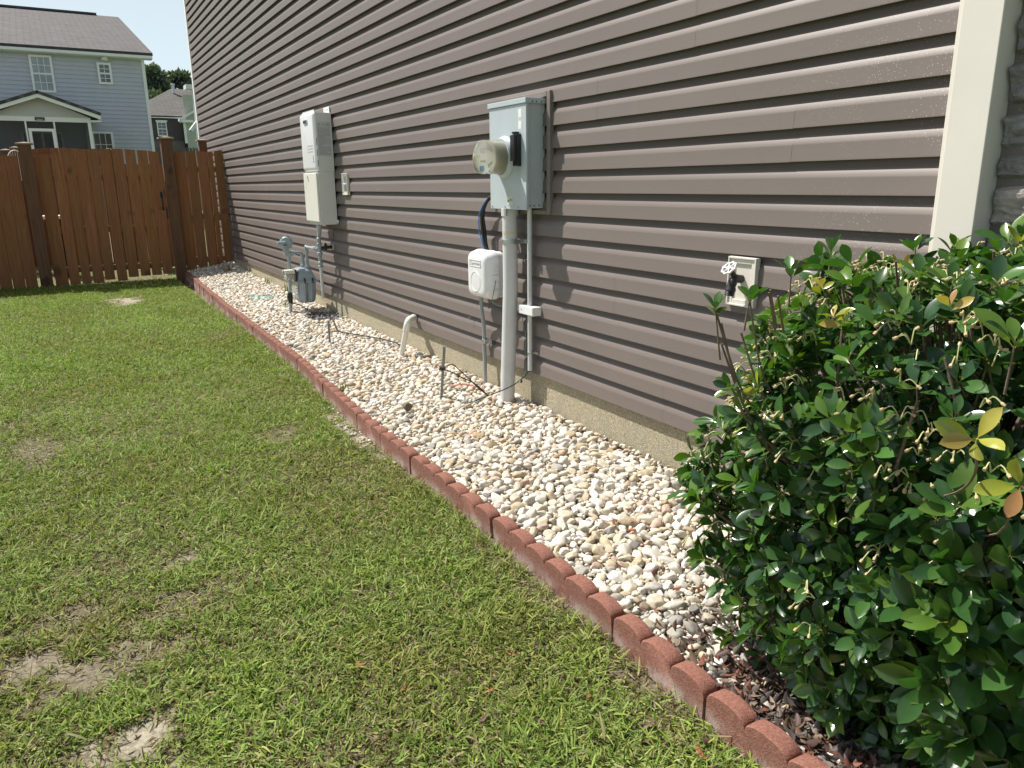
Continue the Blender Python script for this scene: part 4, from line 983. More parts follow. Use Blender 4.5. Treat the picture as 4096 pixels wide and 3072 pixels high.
def rosette(P, ax, n, size, pal, spread=None, jit=.35):
    ax = np.array(ax, float); ax /= np.linalg.norm(ax); a0 = np.cross(ax, rs.normal(0, 1, 3)); a0 /= np.linalg.norm(a0); b0 = np.cross(ax, a0); ph = rs.uniform(0, 6.28)
    for k in range(n):
        a = ph+2.4*k+rs.normal(0, .15); op = (spread or rs.uniform(.75, 1.25))*(1-.45*k/n)+rs.normal(0, .1)
        d = ax*math.cos(op)+(a0*math.cos(a)+b0*math.sin(a))*math.sin(op)
        PP.append(P-ax*.012*(k < n/2)*rs.rand()*1.6); DD.append(d); UU.append(ax+rs.normal(0, jit*.5, 3)); LL.append(size*rs.uniform(.72, 1.12)*(1-.3*(k/n)))
        c = pal[rs.randint(len(pal))]*rs.uniform(.8, 1.25); CL.append(c)
NSH = 1700
for i in range(NSH):
    P, d = shell_point(.90, 1.07)
    ax = d*1.0+np.array([0, 0, .55])+rs.normal(0, .28, 3)
    pal = young if rs.rand() < (.20 if P[2] > .55 else .06) else dark
    rosette(P, ax, rs.randint(5, 8), rs.uniform(.058, .090)*(1.24 if P[1] < .75 else 1.0), pal); tips.append((P, ax))
for i in range(1300):
    P, d = shell_point(.55, .90); rosette(P, d+np.array([0, 0, .5])+rs.normal(0, .4, 3), rs.randint(5, 8), rs.uniform(.05, .066), dark)
# sprigs standing clear of the outline (position, axis)
SPR = [((-1.03, 1.20, .62), (-1, .3, .5)), ((-1.00, 1.20, .55), (-1, .2, -.05)), ((-1.075, 1.22, .80), (-.2, 0, 1)), ((-.97, 1.22, .815), (.15, 0, 1)), ((-.80, 1.25, .86), (0, 0, 1)), ((-.62, 1.28, .90), (.2, .1, 1)),
       ((-.36, 1.22, .90), (0, .1, 1)), ((-.25, 1.18, .90), (.2, 0, 1)), ((-.97, 1.10, .12), (-1, .2, .0)), ((-.96, 1.0, .02), (-1, -.2, -.1)), ((-.92, 1.15, .0), (-1, .3, -.2))]
for P, ax in SPR:
    rosette(np.array(P), ax, 7, .060, dark if rs.rand() < .7 else young, .8); tips.append((np.array(P), np.array(ax)))
leafm = leaf_template(8, .41, .14, .16, True)
leaves_mesh('foliage', np.array(PP), np.array(DD), np.array(UU), np.array(LL), np.array(CL), MT['leaf'], shrub, leafm, base=(.26, .30, .06))
PP, DD, UU, LL, CL = [], [], [], [], []
GOLD = [((-1.308, .511, .736), (-.8, -.4, .55), .062), ((-1.212, .492, .655), (-.8, -.5, .2), .062), ((-1.0, .975, .81), (-.4, -.2, 1), .046), ((-.97, .76, .85), (-.5, -.2, 1), .045), ((-.88, 1.10, .84), (-.2, 0, 1), .042), ((-.60, 1.10, .87), (-.3, -.2, 1), .042),
        ((-1.01, 1.15, .62), (-1, 0, .4), .045), ((-.75, .72, .90), (-.4, -.5, 1), .055), ((-.5, .9, .93), (0, -.3, 1), .05), ((-1.0, .95, .80), (-.6, -.1, 1), .045)]
for P, ax, s_ in GOLD: rosette(np.array(P)+np.array((0, 0, .01)), ax, 5, s_, gold, 1.0, .7)
leaves_mesh('new_leaves', np.array(PP), np.array(DD), np.array(UU), np.array(LL), np.array(CL), MT['leaf'], shrub, leafm).__setitem__('label', 'yellow and orange young leaves')
w = MB(); base = Vector((-.52, .98, -.25)); rr = random.Random(8)
for i, (P, ax) in enumerate(tips):
    if i % 22 or i >= NSH: 
        P = Vector(P); q = P-Vector(ax).normalized()*rr.uniform(.06, .12); w.tube([q, P], [.0026, .0015], 5)
        continue
    P = Vector(P); m1 = P.lerp(base, .45)+Vector((rr.uniform(-.05, .05), rr.uniform(-.05, .05), rr.uniform(-.02, .08))); q = P-Vector(ax).normalized()*.08
    w.tube(smooth_path([base+Vector((rr.uniform(-.12, .12), rr.uniform(-.12, .12), 0)), m1, q, P], 3), [.009]*3+[.006]*3+[.0035]*3+[.0018], 5)
w.tube(smooth_path([(-.80, .85, .42), (-1.05, .66, .56), (-1.26, .53, .68), (-1.308, .511, .735)], 4), .0020, 6); w.tube(smooth_path([(-.75, .80, .35), (-1.02, .60, .50), (-1.21, .494, .655)], 4), .0020, 6)
for a_, b_ in (((-1.075, 1.22, .80), (-.86, 1.16, .45)), ((-.97, 1.22, .815), (-.84, 1.16, .5)), ((-1.03, 1.20, .62), (-.85, 1.1, .40)), ((-1.06, 1.215, .77), (-.88, 1.15, .42)), ((-1.05, 1.22, .72), (-.86, 1.12, .40)), ((-.99, 1.22, .74), (-.85, 1.1, .45))): w.tube(smooth_path([b_, Vector(b_).lerp(Vector(a_), .5)+Vector((-.02, .01, -.03)), a_], 4), .0026, 6)
tag(w.build('stems', MT['bark'], shrub, smooth=True), kind='stuff')
w = MB()   # pruned stubs sticking out of the top
for i in range(46):
    P, d = shell_point(.98, 1.04)
    if P[2] < .55: continue
    P = Vector(P); t_ = P+Vector((rr.uniform(-.02, .02), rr.uniform(-.02, .02), 1)).normalized()*rr.uniform(.01, .06); w.tube([P-Vector((rr.uniform(-.04, .04), rr.uniform(-.04, .04), .10)), t_], [.0036, .0028], 6)
for (x, y, z) in ((-.93, 1.2, .86), (-.95, 1.18, .87), (-.90, 1.2, .85), (-.70, 1.05, .93), (-.40, 1.0, .94)): w.tube([(x+.03, y, z-.12), (x, y, z-.03)], [.0032, .0026], 6)
tag(w.build('pruned_stubs', MT['bark'], shrub, smooth=True), kind='stuff')
# cream seed heads on arching stalks
w = MB(); wp = MB(); cnt = 0
while cnt < 1050:
    P, d = shell_point(.96, 1.06)
    if d[2] < -.3 or P[0] > -.2 or (P[2] < .45 and rr.random() < .62): continue
    P = Vector(P); dv = Vector(d); 
    for k in range(rr.randint(1, 4)):
        dd = (dv+Vector((rr.gauss(0, .7), rr.gauss(0, .7), rr.gauss(.2, .4)))).normalized(); L = rr.uniform(.020, .038)
        a = P+dd*L*.6+Vector((0, 0, L*.35)); b_ = P+dd*L*1.15-Vector((0, 0, L*.15)); wp.tube(smooth_path([P, a, b_], 3), .0014, 4); w.lathe(b_, b_-a, [(-.002, .001), (0, .0026), (.003, .0036), (.006, .0030), (.008, .0034), (.0085, 0)], 7); cnt += 1
tag(wp.build('stalks', simple('pale_stalks', (.50, .50, .24), .6, .1, 40), shrub, smooth=True), kind='stuff'); tag(w.build('seed_heads', MT['pod'], shrub, smooth=True), kind='stuff')

# ------------------------------------------------------------------ leaf litter
rs = np.random.RandomState(4); n = 5200
x = rs.uniform(-1.0, -.3, n); y = np.abs(rs.normal(0, .28, n))+.82; keep = (y < 1.62) & (x > edge_x(y)+.03); x, y = x[keep], y[keep]; n = len(x)
pal = np.array([(.15, .085, .06), (.10, .062, .05), (.23, .16, .11), (.075, .06, .058), (.20, .075, .05), (.22, .19, .165), (.12, .10, .09)])
P = np.stack([x, y, zgrav(x, y)+rs.uniform(.0, .022, n)], 1); a = rs.uniform(0, 6.28, n)
D = np.stack([np.cos(a), np.sin(a), rs.normal(0, .35, n)], 1); U = np.stack([rs.normal(0, .7, n), rs.normal(0, .7, n), np.ones(n)], 1)
o = leaves_mesh('leaf_litter', P, D, U, rs.uniform(.016, .050, n), pal[rs.randint(0, 7, n)]*rs.uniform(.7, 1.2, (n, 1)), MT['litter'], None, leaf_template(4, .42, -.35, -.2)); tag(o, 'brown dead leaves strewn over the pebbles beneath the shrub', 'dead leaves', kind='stuff')
rs = np.random.RandomState(14)
LP = [(-1.45, 1.6), (-1.25, 1.45), (-1.2, 1.28), (-1.55, 1.5), (-1.32, 1.7), (-1.75, 1.9), (-1.2, 2.2), (-1.6, 2.6), (-1.08, 1.15), (-1.14, 1.1), (-1.9, 2.2), (-1.4, 1.4), (-2.1, 3.2), (-1.3, 3.0), (-1.65, 1.75), (-.62, 2.12), (-.50, 2.22), (-.58, 2.05), (-.42, 2.2), (-.55, 2.15), (-.66, 2.2), (-.75, 1.75), (-.8, 1.85), (-.72, 1.65)]
P = np.array([(x_, y_, (LZ+.016) if x_ < -1 else float(zgrav(x_, y_))+.018) for x_, y_ in LP]); n = len(P); a = rs.uniform(0, 6.28, n)
o = leaves_mesh('fallen_leaves', P, np.stack([np.cos(a), np.sin(a), rs.normal(0, .2, n)], 1), np.stack([rs.normal(0, .4, n), rs.normal(0, .4, n), np.ones(n)], 1), rs.uniform(.03, .05, n), np.array([(.36, .13, .06), (.25, .09, .05), (.12, .05, .05)])[rs.randint(0, 3, n)], MT['litter'], None, leaf_template(5, .42, -.4, -.25)); tag(o, 'scattered curled reddish brown leaves on the grass and pebbles', 'dead leaves', kind='stuff')
# weeds at the foot of the wall
rs = np.random.RandomState(15); PP, DD, UU, LL, CL = [], [], [], [], []
for (x_, y_, h_) in [(-.06, 9.3, .10), (-.10, 9.0, .07), (-.20, 8.6, .06), (-.07, 10.2, .09), (-.32, 8.3, .05), (-.05, 11.0, .06), (-.9, 5.0, .04), (-.85, 4.7, .04), (-.1, 8.7, .06)]:
    z_ = float(zgrav(x_, y_))
    for k in range(26):
        a = rs.uniform(0, 6.28); PP.append((x_+rs.normal(0, .015), y_+rs.normal(0, .02), z_)); DD.append((math.cos(a)*.5, math.sin(a)*.5, rs.uniform(.5, 1.5))); UU.append((math.cos(a), math.sin(a), .2)); LL.append(h_*rs.uniform(.5, 1.2)); CL.append(np.array((.16, .22, .05))*rs.uniform(.7, 1.3))
o = leaves_mesh('weeds', np.array(PP), np.array(DD), np.array(UU), np.array(LL), np.array(CL), MT['grass'], None, leaf_template(3, .07, .1, .25)); tag(o, 'thin grassy weeds sprouting through the pebbles at the wall foot', 'weeds', kind='stuff')

# ------------------------------------------------------------------ fence and gate (plane y = 12.7)
FY = 12.70
def boards(w, edges, top, bot, y, th=.018, gap=.006, seed=0, ty=.0):
    rr = random.Random(seed)
    for i in range(len(edges)-1):
        a, b = edges[i]+gap*rr.uniform(.3, .9), edges[i+1]-gap*rr.uniform(.3, .9)
        tn = rr.uniform(.84, 1.12); tone = (tn, tn*rr.uniform(.94, 1.03), tn*rr.uniform(.9, 1.05)); yo = y+rr.uniform(-.003, .003)
        n = 3; vs = []; fs = []
        xs = [a+(b-a)*k/n for k in range(n+1)]
        zb = bot((a+b)/2)+rr.uniform(-.006, .006); lean = rr.uniform(-.003, .003)
        for yy in (yo, yo+th):
            for x_ in xs: vs.append((x_+lean+(-1 if x_ > (a+b)/2 else 1)*gap*.22, yy, zb))
            for x_ in xs: vs.append((x_-lean, yy, top(x_)))
        m_ = n+1
        for k in range(n): fs += [(k, k+1, m_+k+1, m_+k), (2*m_+k, 3*m_+k, 3*m_+k+1, 2*m_+k+1), (m_+k, m_+k+1, 3*m_+k+1, 3*m_+k), (k, 2*m_+k, 2*m_+k+1, k+1)]
        fs += [(0, m_, 3*m_, 2*m_), (n, 2*m_+n, 3*m_+n, m_+n)]
        w.add(vs, fs, tone)
def post(parent, x, y, zb, zt, s=.15, m=None, cap=True, nm='post'):
    w = MB(); w.box((x-s/2, y, zb), (x+s/2, y+s*.9, zt), (1, .98, .97)); p_ = w.build(nm, m or MT['postw'], parent, bevel=.006)
    if cap:
        w = MB(); h = s/2+.028; w.box((x-h, y-.028, zt), (x+h, y+s*.9+.028, zt+.022)); w.add([(x-h+.012, y-.016, zt+.022), (x+h-.012, y-.016, zt+.022), (x+h-.012, y+s*.9+.016, zt+.022), (x-h+.012, y+s*.9+.016, zt+.022), (x, y+s*.45, zt+.036)], [(0, 1, 4), (1, 2, 4), (2, 3, 4), (3, 0, 4)]); w.build('cap', MT['capw'], p_, bevel=.003)
    return p_
fl_ = thing('wooden_fence', (-3.0, FY, LZ), 'brown board fence section left of the gate with a tall capped post', 'fence')
w = MB(); ed = [-5.30+.155*k for k in range(18)]; ed = [e for e in ed if e < -2.72]+[-2.69]
ed = [-3.15-.155*k for k in range(16, 0, -1)]+[-3.15, -2.995, -2.84, -2.69]
boards(w, ed, lambda x: 1.525+.01*math.sin(x*3), lambda x: -.285, FY, seed=1, gap=.004); w.build('boards', MT['wood'], fl_)
w = MB()
for z in (1.3, .6, -.05): w.box((-5.6, FY+.020, z), (-2.7, FY+.058, z+.085))
w.build('rail', MT['wood'], fl_)
post(fl_, -2.585, FY-.075, -.40, 1.662, .155)
w = MB(); w.box((-2.70, FY-.012, -.245), (-2.508, FY-.0, -.12)) if False else None
gt = thing('wooden_gate', (-1.7, FY, LZ), 'wide brown wooden gate with arched top and black handle', 'gate')
ge = [-2.488, -2.305, -2.155, -2.012, -1.853, -1.697, -1.538, -1.377, -1.214, -1.064, -.905]
gtop = lambda x: float(np.interp(x, [-2.49, -2.30, -2.15, -1.84, -1.52, -1.36, -1.05, -.89], [1.509, 1.548, 1.569, 1.618, 1.626, 1.62, 1.601, 1.579]))
def gbot(x):
    if -1.86 < x < -1.70: return -.225 
    return float(np.interp(x, [-2.5, -1.9, -1.55, -1.53, -.9], [-.270, -.268, -.250, -.214, -.192]))
w = MB(); boards(w, ge, gtop, gbot, FY-.012, seed=3, gap=.014); w.build('boards', MT['wood'], gt)
w = MB()
for z in (1.18, .46, -.10): w.box((-2.48, FY+.012, z), (-.91, FY+.048, z+.085))
w.box((-2.48, FY+.0485, -.10), (-2.40, FY+.085, 1.26)); w.box((-.99, FY+.0485, -.10), (-.912, FY+.085, 1.26)); w.build('brace', MT['wood'], gt)
w = MB(); w.tube(smooth_path([(-.948, FY-.018, .99), (-.949, FY-.05, .95), (-.948, FY-.055, .87), (-.947, FY-.05, .80), (-.946, FY-.018, .76)]), .009, 8); w.box((-.968, FY-.018, .935), (-.928, FY-.0125, 1.0)); w.lathe((-.948, FY-.0125, 1.005), (0, -1, 0), [(0, .02), (.006, .018)], 10); w.box((-.960, FY-.018, .750), (-.932, FY-.0125, .775)); w.build('handle', MT['blackmet'], gt, smooth=False)
w = MB(); w.box((-.905, FY+.0, .62), (-.885, FY+.03, .80)); w.build('latch', MT['blackmet'], gt)
fr = thing('wooden_fence', (-.4, FY, LZ), 'short brown board fence section between the gate post and the house wall', 'fence')
re_ = [-.722, -.554, -.395, -.242, -.153, -.010]
rtop = lambda x: float(np.interp(x, [-.72, -.384, -.234, 0], [1.581, 1.612, 1.594, 1.63])); rbot = lambda x: -.20
w = MB(); boards(w, re_, rtop, rbot, FY, seed=6, gap=.013); w.build('boards', MT['wood'], fr)
w = MB()
for z in (1.3, .6, -.05): w.box((-.72, FY+.020, z), (-.01, FY+.058, z+.085))
w.build('rail', MT['wood'], fr)
post(fr, -.800, FY-.075, -.36, 1.770, .155)
post(fr, -.222, FY+.4, -.36, 1.770, .115)

# ------------------------------------------------------------------ beyond the fence
def kx(X, k): return -2.309+(X+2.309)*k
def kz(z, k): return 1.075+(z-1.075)*k
bf = thing('neighbour_fence', (-2.1, 16, -.4), 'arched brown fence panel showing just above the gate', 'fence')
w = MB(); boards(w, [-4.1+.15*k for k in range(30)], lambda x: 1.56+.21*max(0, 1-((x+2.12)/.95)**2)**.6 if abs(x+2.12) < .95 else 1.50, lambda x: -.4, 16.0, seed=8); w.build('boards', MT['wood'], bf)
w = MB(); w.box((-3.0, 15.94, 1.60), (-1.2, 15.995, 1.66)); w.build('rail', MT['wood'], bf)
for xx, zt in ((-1.39, 1.735), (-2.80, 1.745)): post(bf, xx, 15.9, -.4, zt, .10)
bf2 = thing('neighbour_fence', (-3.2, 15, -.4), 'reddish fence corner with low post cap at the left picture edge', 'fence')
w = MB(); boards(w, [-5.2+.15*k for k in range(16)], lambda x: 1.60, lambda x: -.4, 15.0, seed=12); w.build('boards', wood('red_stained_boards', (.20, .06, .035), (.27, .085, .05), (.12, .04, .03)), bf2)
post(bf2, -2.90, 14.95, -.4, 1.665, .11)
fan = thing('wire_trellis', (-2.75, 14.2, 1.4), 'small rounded white wire trellis poking above the fence at left', 'trellis')
w = MB()
arc = [Vector((-2.755+.11*math.cos(a), 14.2, 1.49+.16*math.sin(a))) for a in np.linspace(0, math.pi, 13)]
w.tube(arc, .006, 6)
for a in np.linspace(.2, math.pi-.2, 11): w.tube([(-2.755+.11*math.cos(a), 14.2, 1.2), (-2.755+.11*math.cos(a), 14.2, 1.49+.16*math.sin(a))], .0035, 4)
w.tube([(-2.865, 14.2, -.3), (-2.865, 14.2, 1.49)], .006, 6); w.tube([(-2.645, 14.2, -.3), (-2.645, 14.2, 1.49)], .006, 6); w.build('wires', MT['white'], fan)
gr = thing('patio_grill', (-2.2, 13.6, -.3), 'black covered grill glimpsed through the gap at the left of the gate', 'grill')
w = MB(); w.box((-2.50, 13.7, -.28), (-2.2, 14.1, .62)); w.build('cover', MT['black'], gr, bevel=.03); w = MB(); w.box((-2.53, 13.68, .63), (-2.17, 14.12, .68)); w.build('lid', MT['white'], gr, bevel=.01)

def lapwall(w, x0, x1, y, z0, z1, e, step=.02, holes=()):
    z = z0
    while z < z1-1e-6:
        zt = min(z+e, z1)
        w.add([(x0, y-step, z), (x1, y-step, z), (x1, y-.002, zt), (x0, y-.002, zt), (x0, y, z), (x1, y, z)], [(0, 1, 2, 3), (0, 4, 5, 1)])
        z += e
def window(parent, x0, x1, z0, z1, y, cols, rows, double=True, curtain=False, fr_=.075):
    w = MB(); t = fr_
    w.box((x0, y-.06, z0), (x0+t, y, z1)); w.box((x1-t, y-.06, z0), (x1, y, z1)); w.box((x0+t, y-.06, z1-t), (x1-t, y, z1)); w.box((x0+t, y-.06, z0), (x1-t, y, z0+t))
    zm = (z0+z1)/2
    if double: w.box((x0+t, y-.055, zm-t*.4), (x1-t, y-.002, zm+t*.4))
    fr1 = w.build('window', MT['white'], parent)
    w = MB(); w.box((x0+t, y-.03, z0+t), (x1-t, y-.022, z1-t)); w.build('pane', MT['glass2'] if curtain else MT['glass'], fr1)
    w = MB(); halves = [(z0+t, zm-t*.4), (zm+t*.4, z1-t)] if double else [(z0+t, z1-t)]
    for a, b in halves:
        for k in range(1, cols): xx = x0+t+(x1-x0-2*t)*k/cols; w.box((xx-.009, y-.036, a), (xx+.009, y-.031, b))
        for k in range(1, rows): zz = a+(b-a)*k/rows; w.box((x0+t, y-.0365, zz-.009), (x1-t, y-.0312, zz+.009))
    w.build('muntins', MT['white'], fr1)
    return fr1
def uvroof(name, pts, m, parent):
    """flat roof quad with metric UVs, 0.1 m thick"""
    p = [Vector(q) for q in pts]; me = bpy.data.meshes.new(name); off = parent_loc(parent)
    n_ = (p[1]-p[0]).cross(p[3]-p[0]).normalized()
    if n_.z < 0: n_ = -n_
    vs = [q-off for q in p]+[q-off-n_*.1 for q in p]
    me.from_pydata(vs, [], [(0, 1, 2, 3), (7, 6, 5, 4), (0, 4, 5, 1), (1, 5, 6, 2), (2, 6, 7, 3), (3, 7, 4, 0)])
    u_ = (p[1]-p[0]).normalized(); v_ = (p[3]-p[0]); v_ = (v_-u_*v_.dot(u_)).normalized(); uv = me.uv_layers.new()
    for l in me.loops:
        q = me.vertices[l.vertex_index].co+off-p[0]; uv.data[l.index].uv = (q.dot(u_), q.dot(v_))
    me.materials.append(m); o = bpy.data.objects.new(name, me); C.objects.link(o); o.parent = parent; return o
# blue-grey house, back wall at y = 34
k = 34/24; HY = 34.0
bh = thing('house', (-3, HY, -.4), 'blue grey sided house with grey shingle roof and screened porch beyond the fence', 'house')
w = MB(); xr = kx(.243, k); zt = kz(4.44, k); lapwall(w, -10, xr-.10, HY, -.4, zt, .15, .030); w.build('siding', MT['bluesid'], bh)
w = MB(); w.box((-10, HY+.003, -.4), (xr-.01, HY+11.4, zt)); w.build('wall', MT['bluesid'], bh)
w = MB(); w.box((xr-.11, HY-.05, -.4), (xr, HY+.0, zt)); w.build('corner_trim', MT['white'], bh)
ex = kx(.426, k); ez = kz(4.50, k); w = MB(); w.box((-10.3, HY-.47, ez-.12), (ex, HY-.40, ez+.03)); w.box((-10.3, HY-.40, ez-.13), (ex, HY-.0, ez-.10)); w.build('fascia', MT['white'], bh)
RYy, RZ = 45.3, 9.30
uvroof('roof', [(-10.4, HY-.50, ez+.07), (ex+.02, HY-.50, ez+.07), (ex+.02, RYy, RZ), (-10.4, RYy, RZ)], MT['shingle'], bh)
uvroof('rear_roof', [(-10.4, RYy, RZ), (ex+.02, RYy, RZ), (ex+.02, RYy+11, ez), (-10.4, RYy+11, ez)], MT['shingle'], bh)
w = MB(); w.prism([(HY, zt), (RYy+10, zt), (RYy, RZ-.15)], lambda u, v, t: (t, u, v), xr-.25, xr-.05); w.build('gable_wall', MT['bluesid'], bh)
w = MB(); w.box((-10.4, RYy-.2, RZ-.02), (ex-.95, RYy+.2, RZ+.07)); w.build('ridge_vent', MT['shingle'], bh)
vy = 39.5; vt_x = kx(-.498, 1)*0+(-2.309+(-.498+2.309)*vy/24); vt_z = 1.075+(4.93-1.075)*vy/24
w = MB(); w.tube([(vt_x, vy, vt_z-.3), (vt_x, vy, vt_z+.30)], .035, 8); w.lathe((vt_x, vy, vt_z-.12), (0, -.3, 1), [(0, .16), (.03, .15), (.06, .05)], 12); w.build('vent_pipe', MT['white'], bh)
window(bh, kx(-2.432, k), kx(-1.924, k), kz(3.475, k), kz(4.367, k), HY-.028, 3, 2, True, True)
window(bh, kx(-.914, k), kx(-.579, k), kz(3.743, k), kz(4.277, k), HY-.028, 2, 2, True)
window(bh, kx(-1.271, k), kx(-.754, k), kz(1.60, k), kz(2.548, k), HY-.028, 3, 3, False)
w = MB(); lx, lz = kx(-.715, k), kz(4.44, k); w.lathe((lx, HY-.2, lz-.02), (0, 0, -1), [(0, .05), (.05, .09), (.12, .12), (.16, .08), (.17, 0)], 14); w.build('flood_light', MT['white'], bh, smooth=True)
k2 = 31/21; PY = 31.0; pa = lambda X: kx(X, k2); pz_ = lambda z: kz(z, k2)
porch = []
ax_, az_ = pa(-2.355), pz_(3.157); ex_, ez_ = pa(-1.163), pz_(2.737); lx_ = 2*ax_-ex_
w = MB(); bx1, bx0 = pa(-1.372), 2*ax_-pa(-1.372)
def tri_lap(w):
    z = pz_(2.656); sl_ = (az_-.1-z)/(ax_-bx0)
    while z < az_-.12:
        z2 = min(z+.2, az_-.1); h1 = (az_-.1-z)/sl_; h2 = max(0.01, (az_-.1-z2)/sl_)
        w.add([(ax_-h1, PY-.025, z), (ax_+h1, PY-.025, z), (ax_+h2, PY-.002, z2), (ax_-h2, PY-.002, z2), (ax_-h1, PY, z), (ax_+h1, PY, z)], [(0, 1, 2, 3), (0, 4, 5, 1)]); z += .2
tri_lap(w); w.build('porch_gable', simple('porch_siding', (.55, .55, .56), .6, .04, 2), bh)
w = MB(); w.prism([(ax_, az_), (ex_, ez_-.02), (ex_, ez_-.19), (ax_, az_-.17), (lx_, ez_-.19), (lx_, ez_-.02)], lambda u, v, t: (u, t, v), PY-.42, PY-.36); w.box((bx1+.0, PY-.4, ez_-.26), (ex_, PY+.3, ez_-.22)); w.build('porch_fascia', MT['white'], bh)
uvroof('porch_roof', [(ax_, PY-.45, az_+.05), (ax_, HY, az_+.05), (ex_+.03, HY, ez_+.03), (ex_+.03, PY-.45, ez_+.03)], MT['shingle'], bh)
uvroof('porch_roof', [(ax_, PY-.45, az_+.05), (ax_, HY, az_+.05), (lx_-.03, HY, ez_+.03), (lx_-.03, PY-.45, ez_+.03)], MT['shingle'], bh)
w = MB(); w.box((bx0, PY-.03, pz_(2.553)), (bx1, PY+.12, pz_(2.654))); w.box((bx1-.10, PY-.03, -.4), (bx1, PY+.10, pz_(2.552))); w.box((bx0, PY-.03, -.4), (bx0+.10, PY+.10, pz_(2.552)))
for X in (-2.674, -2.118): w.box((pa(X)-.025, PY-.02, -.4), (pa(X)+.025, PY+.05, pz_(2.552)))
w.build('porch_frame', MT['white'], bh)
w = MB(); w.box((bx1-.08, HY-.16, -.4), (bx1, HY-.06, pz_(2.552))); w.build('porch_post', MT['white'], bh)
dx0, dx1, dz1 = pa(-2.64), pa(-2.12), pz_(2.40)
w = MB(); w.box((dx0, PY-.06, -.3), (dx0+.09, PY-.021, dz1)); w.box((dx1-.09, PY-.06, -.3), (dx1, PY-.021, dz1)); w.box((dx0+.09, PY-.06, dz1-.09), (dx1-.09, PY-.021, dz1)); dr = w.build('screen_door', MT['white'], bh)
w = MB(); w.box((bx0+.1, PY+.02, -.3), (bx1-.1, PY+.03, pz_(2.552))); sc = w.build('porch_screen', MT['screen'], bh)
# the screen is see-through
m_, nt_, b_ = new_mat('porch_screen_mesh'); b_.inputs['Base Color'].default_value = (.03, .032, .035, 1); b_.inputs['Alpha'].default_value = .62; sc.data.materials.clear(); sc.data.materials.append(m_)
w = MB(); sx0, sx1, sz1 = kx(-2.86, k), kx(-1.93, k), kz(2.52, k)
w.box((sx0, HY-.10, -.3), (sx0+.07, HY-.03, sz1)); w.box((sx1-.07, HY-.10, -.3), (sx1, HY-.03, sz1)); w.box((sx0, HY-.101, sz1-.08), (sx1, HY-.031, sz1)); w.box(((sx0+sx1)/2-.04, HY-.10, -.3), ((sx0+sx1)/2+.04, HY-.03, sz1-.08)); sd_ = w.build('patio_door', MT['white'], bh)
w = MB(); w.box((sx0+.07, HY-.06, -.3), (sx1-.07, HY-.05, sz1-.08)); w.build('pane', MT['glass'], sd_)
w = MB(); lx, lz = pa(-2.384), pz_(2.607); w.box((lx-.14, PY-.06, lz-.05), (lx+.14, PY-.031, lz+.05)); w.build('lamp_plate', MT['black'], bh, bevel=.01)
w = MB(); w.tube([(lx-.09, PY-.075, lz), (lx-.05, PY-.075, lz-.02), (lx+.05, PY-.075, lz-.02), (lx+.09, PY-.075, lz)], .012, 6); w.build('lamp_bracket', MT['pvcg'], bh)

# far house at y = 60
k = 60/42; FH = 60.
fh = thing('house', (4, FH, -.4), 'distant house with dark plum boards and pale green wing right of the blue one', 'house')
zE = kz(4.36, k); xL, xR = kx(2.20, k), kx(3.53, k)
w = MB(); w.box((xL-1.6, FH, -.4), (kx(6.5, k), FH+10, zE)); w.build('wall', MT['darksid'], fh)
w = MB(); X = xL-1.5
while X < xR: w.box((X, FH-.02, kz(3.30, k)), (X+.05, FH-.001, zE)); X += .30
w.build('batten', MT['darksid'], fh)
w = MB(); w.box((xL-1.6, FH-.06, -.4), (xR, FH-.022, kz(3.30, k))); w.build('brick_base', simple('dark_brick', (.15, .13, .125), .8, .3, 8), fh)
w = MB(); w.box((xL-1.8, FH-.35, zE-.05), (xR+.6, FH-.30, zE+.1)); w.box((xR-.02, FH-.6, kz(3.17, k)), (xR+.14, FH-.55, zE-.05)); w.build('fascia', MT['white'], fh)
w = MB(); lapwall(w, xR+.14, kx(6, k), FH-.55, -.4, kz(4.30, k)+1.6, .2, .02); w.build('green_siding', MT['greensid'], fh)
zr = kz(5.70, k); 
# hipped main roof
def pxy(X, z, Y): return (-2.309+(X+2.309)*Y/42, Y, 1.075+(z-1.075)*Y/42)
r0 = (kx(2.20, k)-1.9, FH-.4, zE+.1); r1 = (kx(6.5, k), FH-.4, zE+.1); q0 = pxy(3.19, 5.697, 65); q1 = (q0[0]+8, 65, q0[2])
uvroof('roof', [r0, r1, q1, (q0[0], q0[1], q0[2])], MT['shingle2'], fh)
w = MB(); w.add([r0, q0, (r0[0], 70, zE+.1)], [(0, 1, 2)]); w.build('hip_roof', MT['shingle2'], fh)
w = MB(); g0 = pxy(3.40, 4.33, 59); g1 = pxy(4.28, 4.85, 59); w.prism([(g0[0], g0[2]), (g1[0], g1[2]), (g1[0], g1[2]-.16), (g0[0], g0[2]-.16)], lambda u, v, t: (u, t, v), 58.9, 59.4); w.box((g0[0]+.05, 58.9, g0[2]-.22), (pxy(4.05, 4.33, 59)[0], 59.4, g0[2]-.06)); w.build('gable_trim', MT['white'], fh)
w = MB(); v_ = pxy(3.30, 5.75, 64); w.tube([(v_[0], 64, v_[2]-.4), (v_[0], 64, v_[2]+.18)], .10, 8); w.lathe((v_[0], 64, v_[2]+.18), (0, 0, 1), [(0, .16), (.1, .14), (.12, 0)], 10); w.build('roof_vent', MT['pvcg'], fh)
wx0, wx1, wz0, wz1 = kx(2.37, k), kx(2.81, k), kz(3.50, k), kz(4.17, k)
window(fh, wx0, wx1, wz0, wz1, FH-.03, 2, 2, True, fr_=.07)
w = MB(); w.box((wx0-.06, FH-.10, wz1), (wx1+.06, FH-.03, wz1+.10)); w.build('lintel', MT['white'], fh)
w = MB()
ms_ = simple('plum_shutter', (.07, .045, .055), .5, .1, 4)
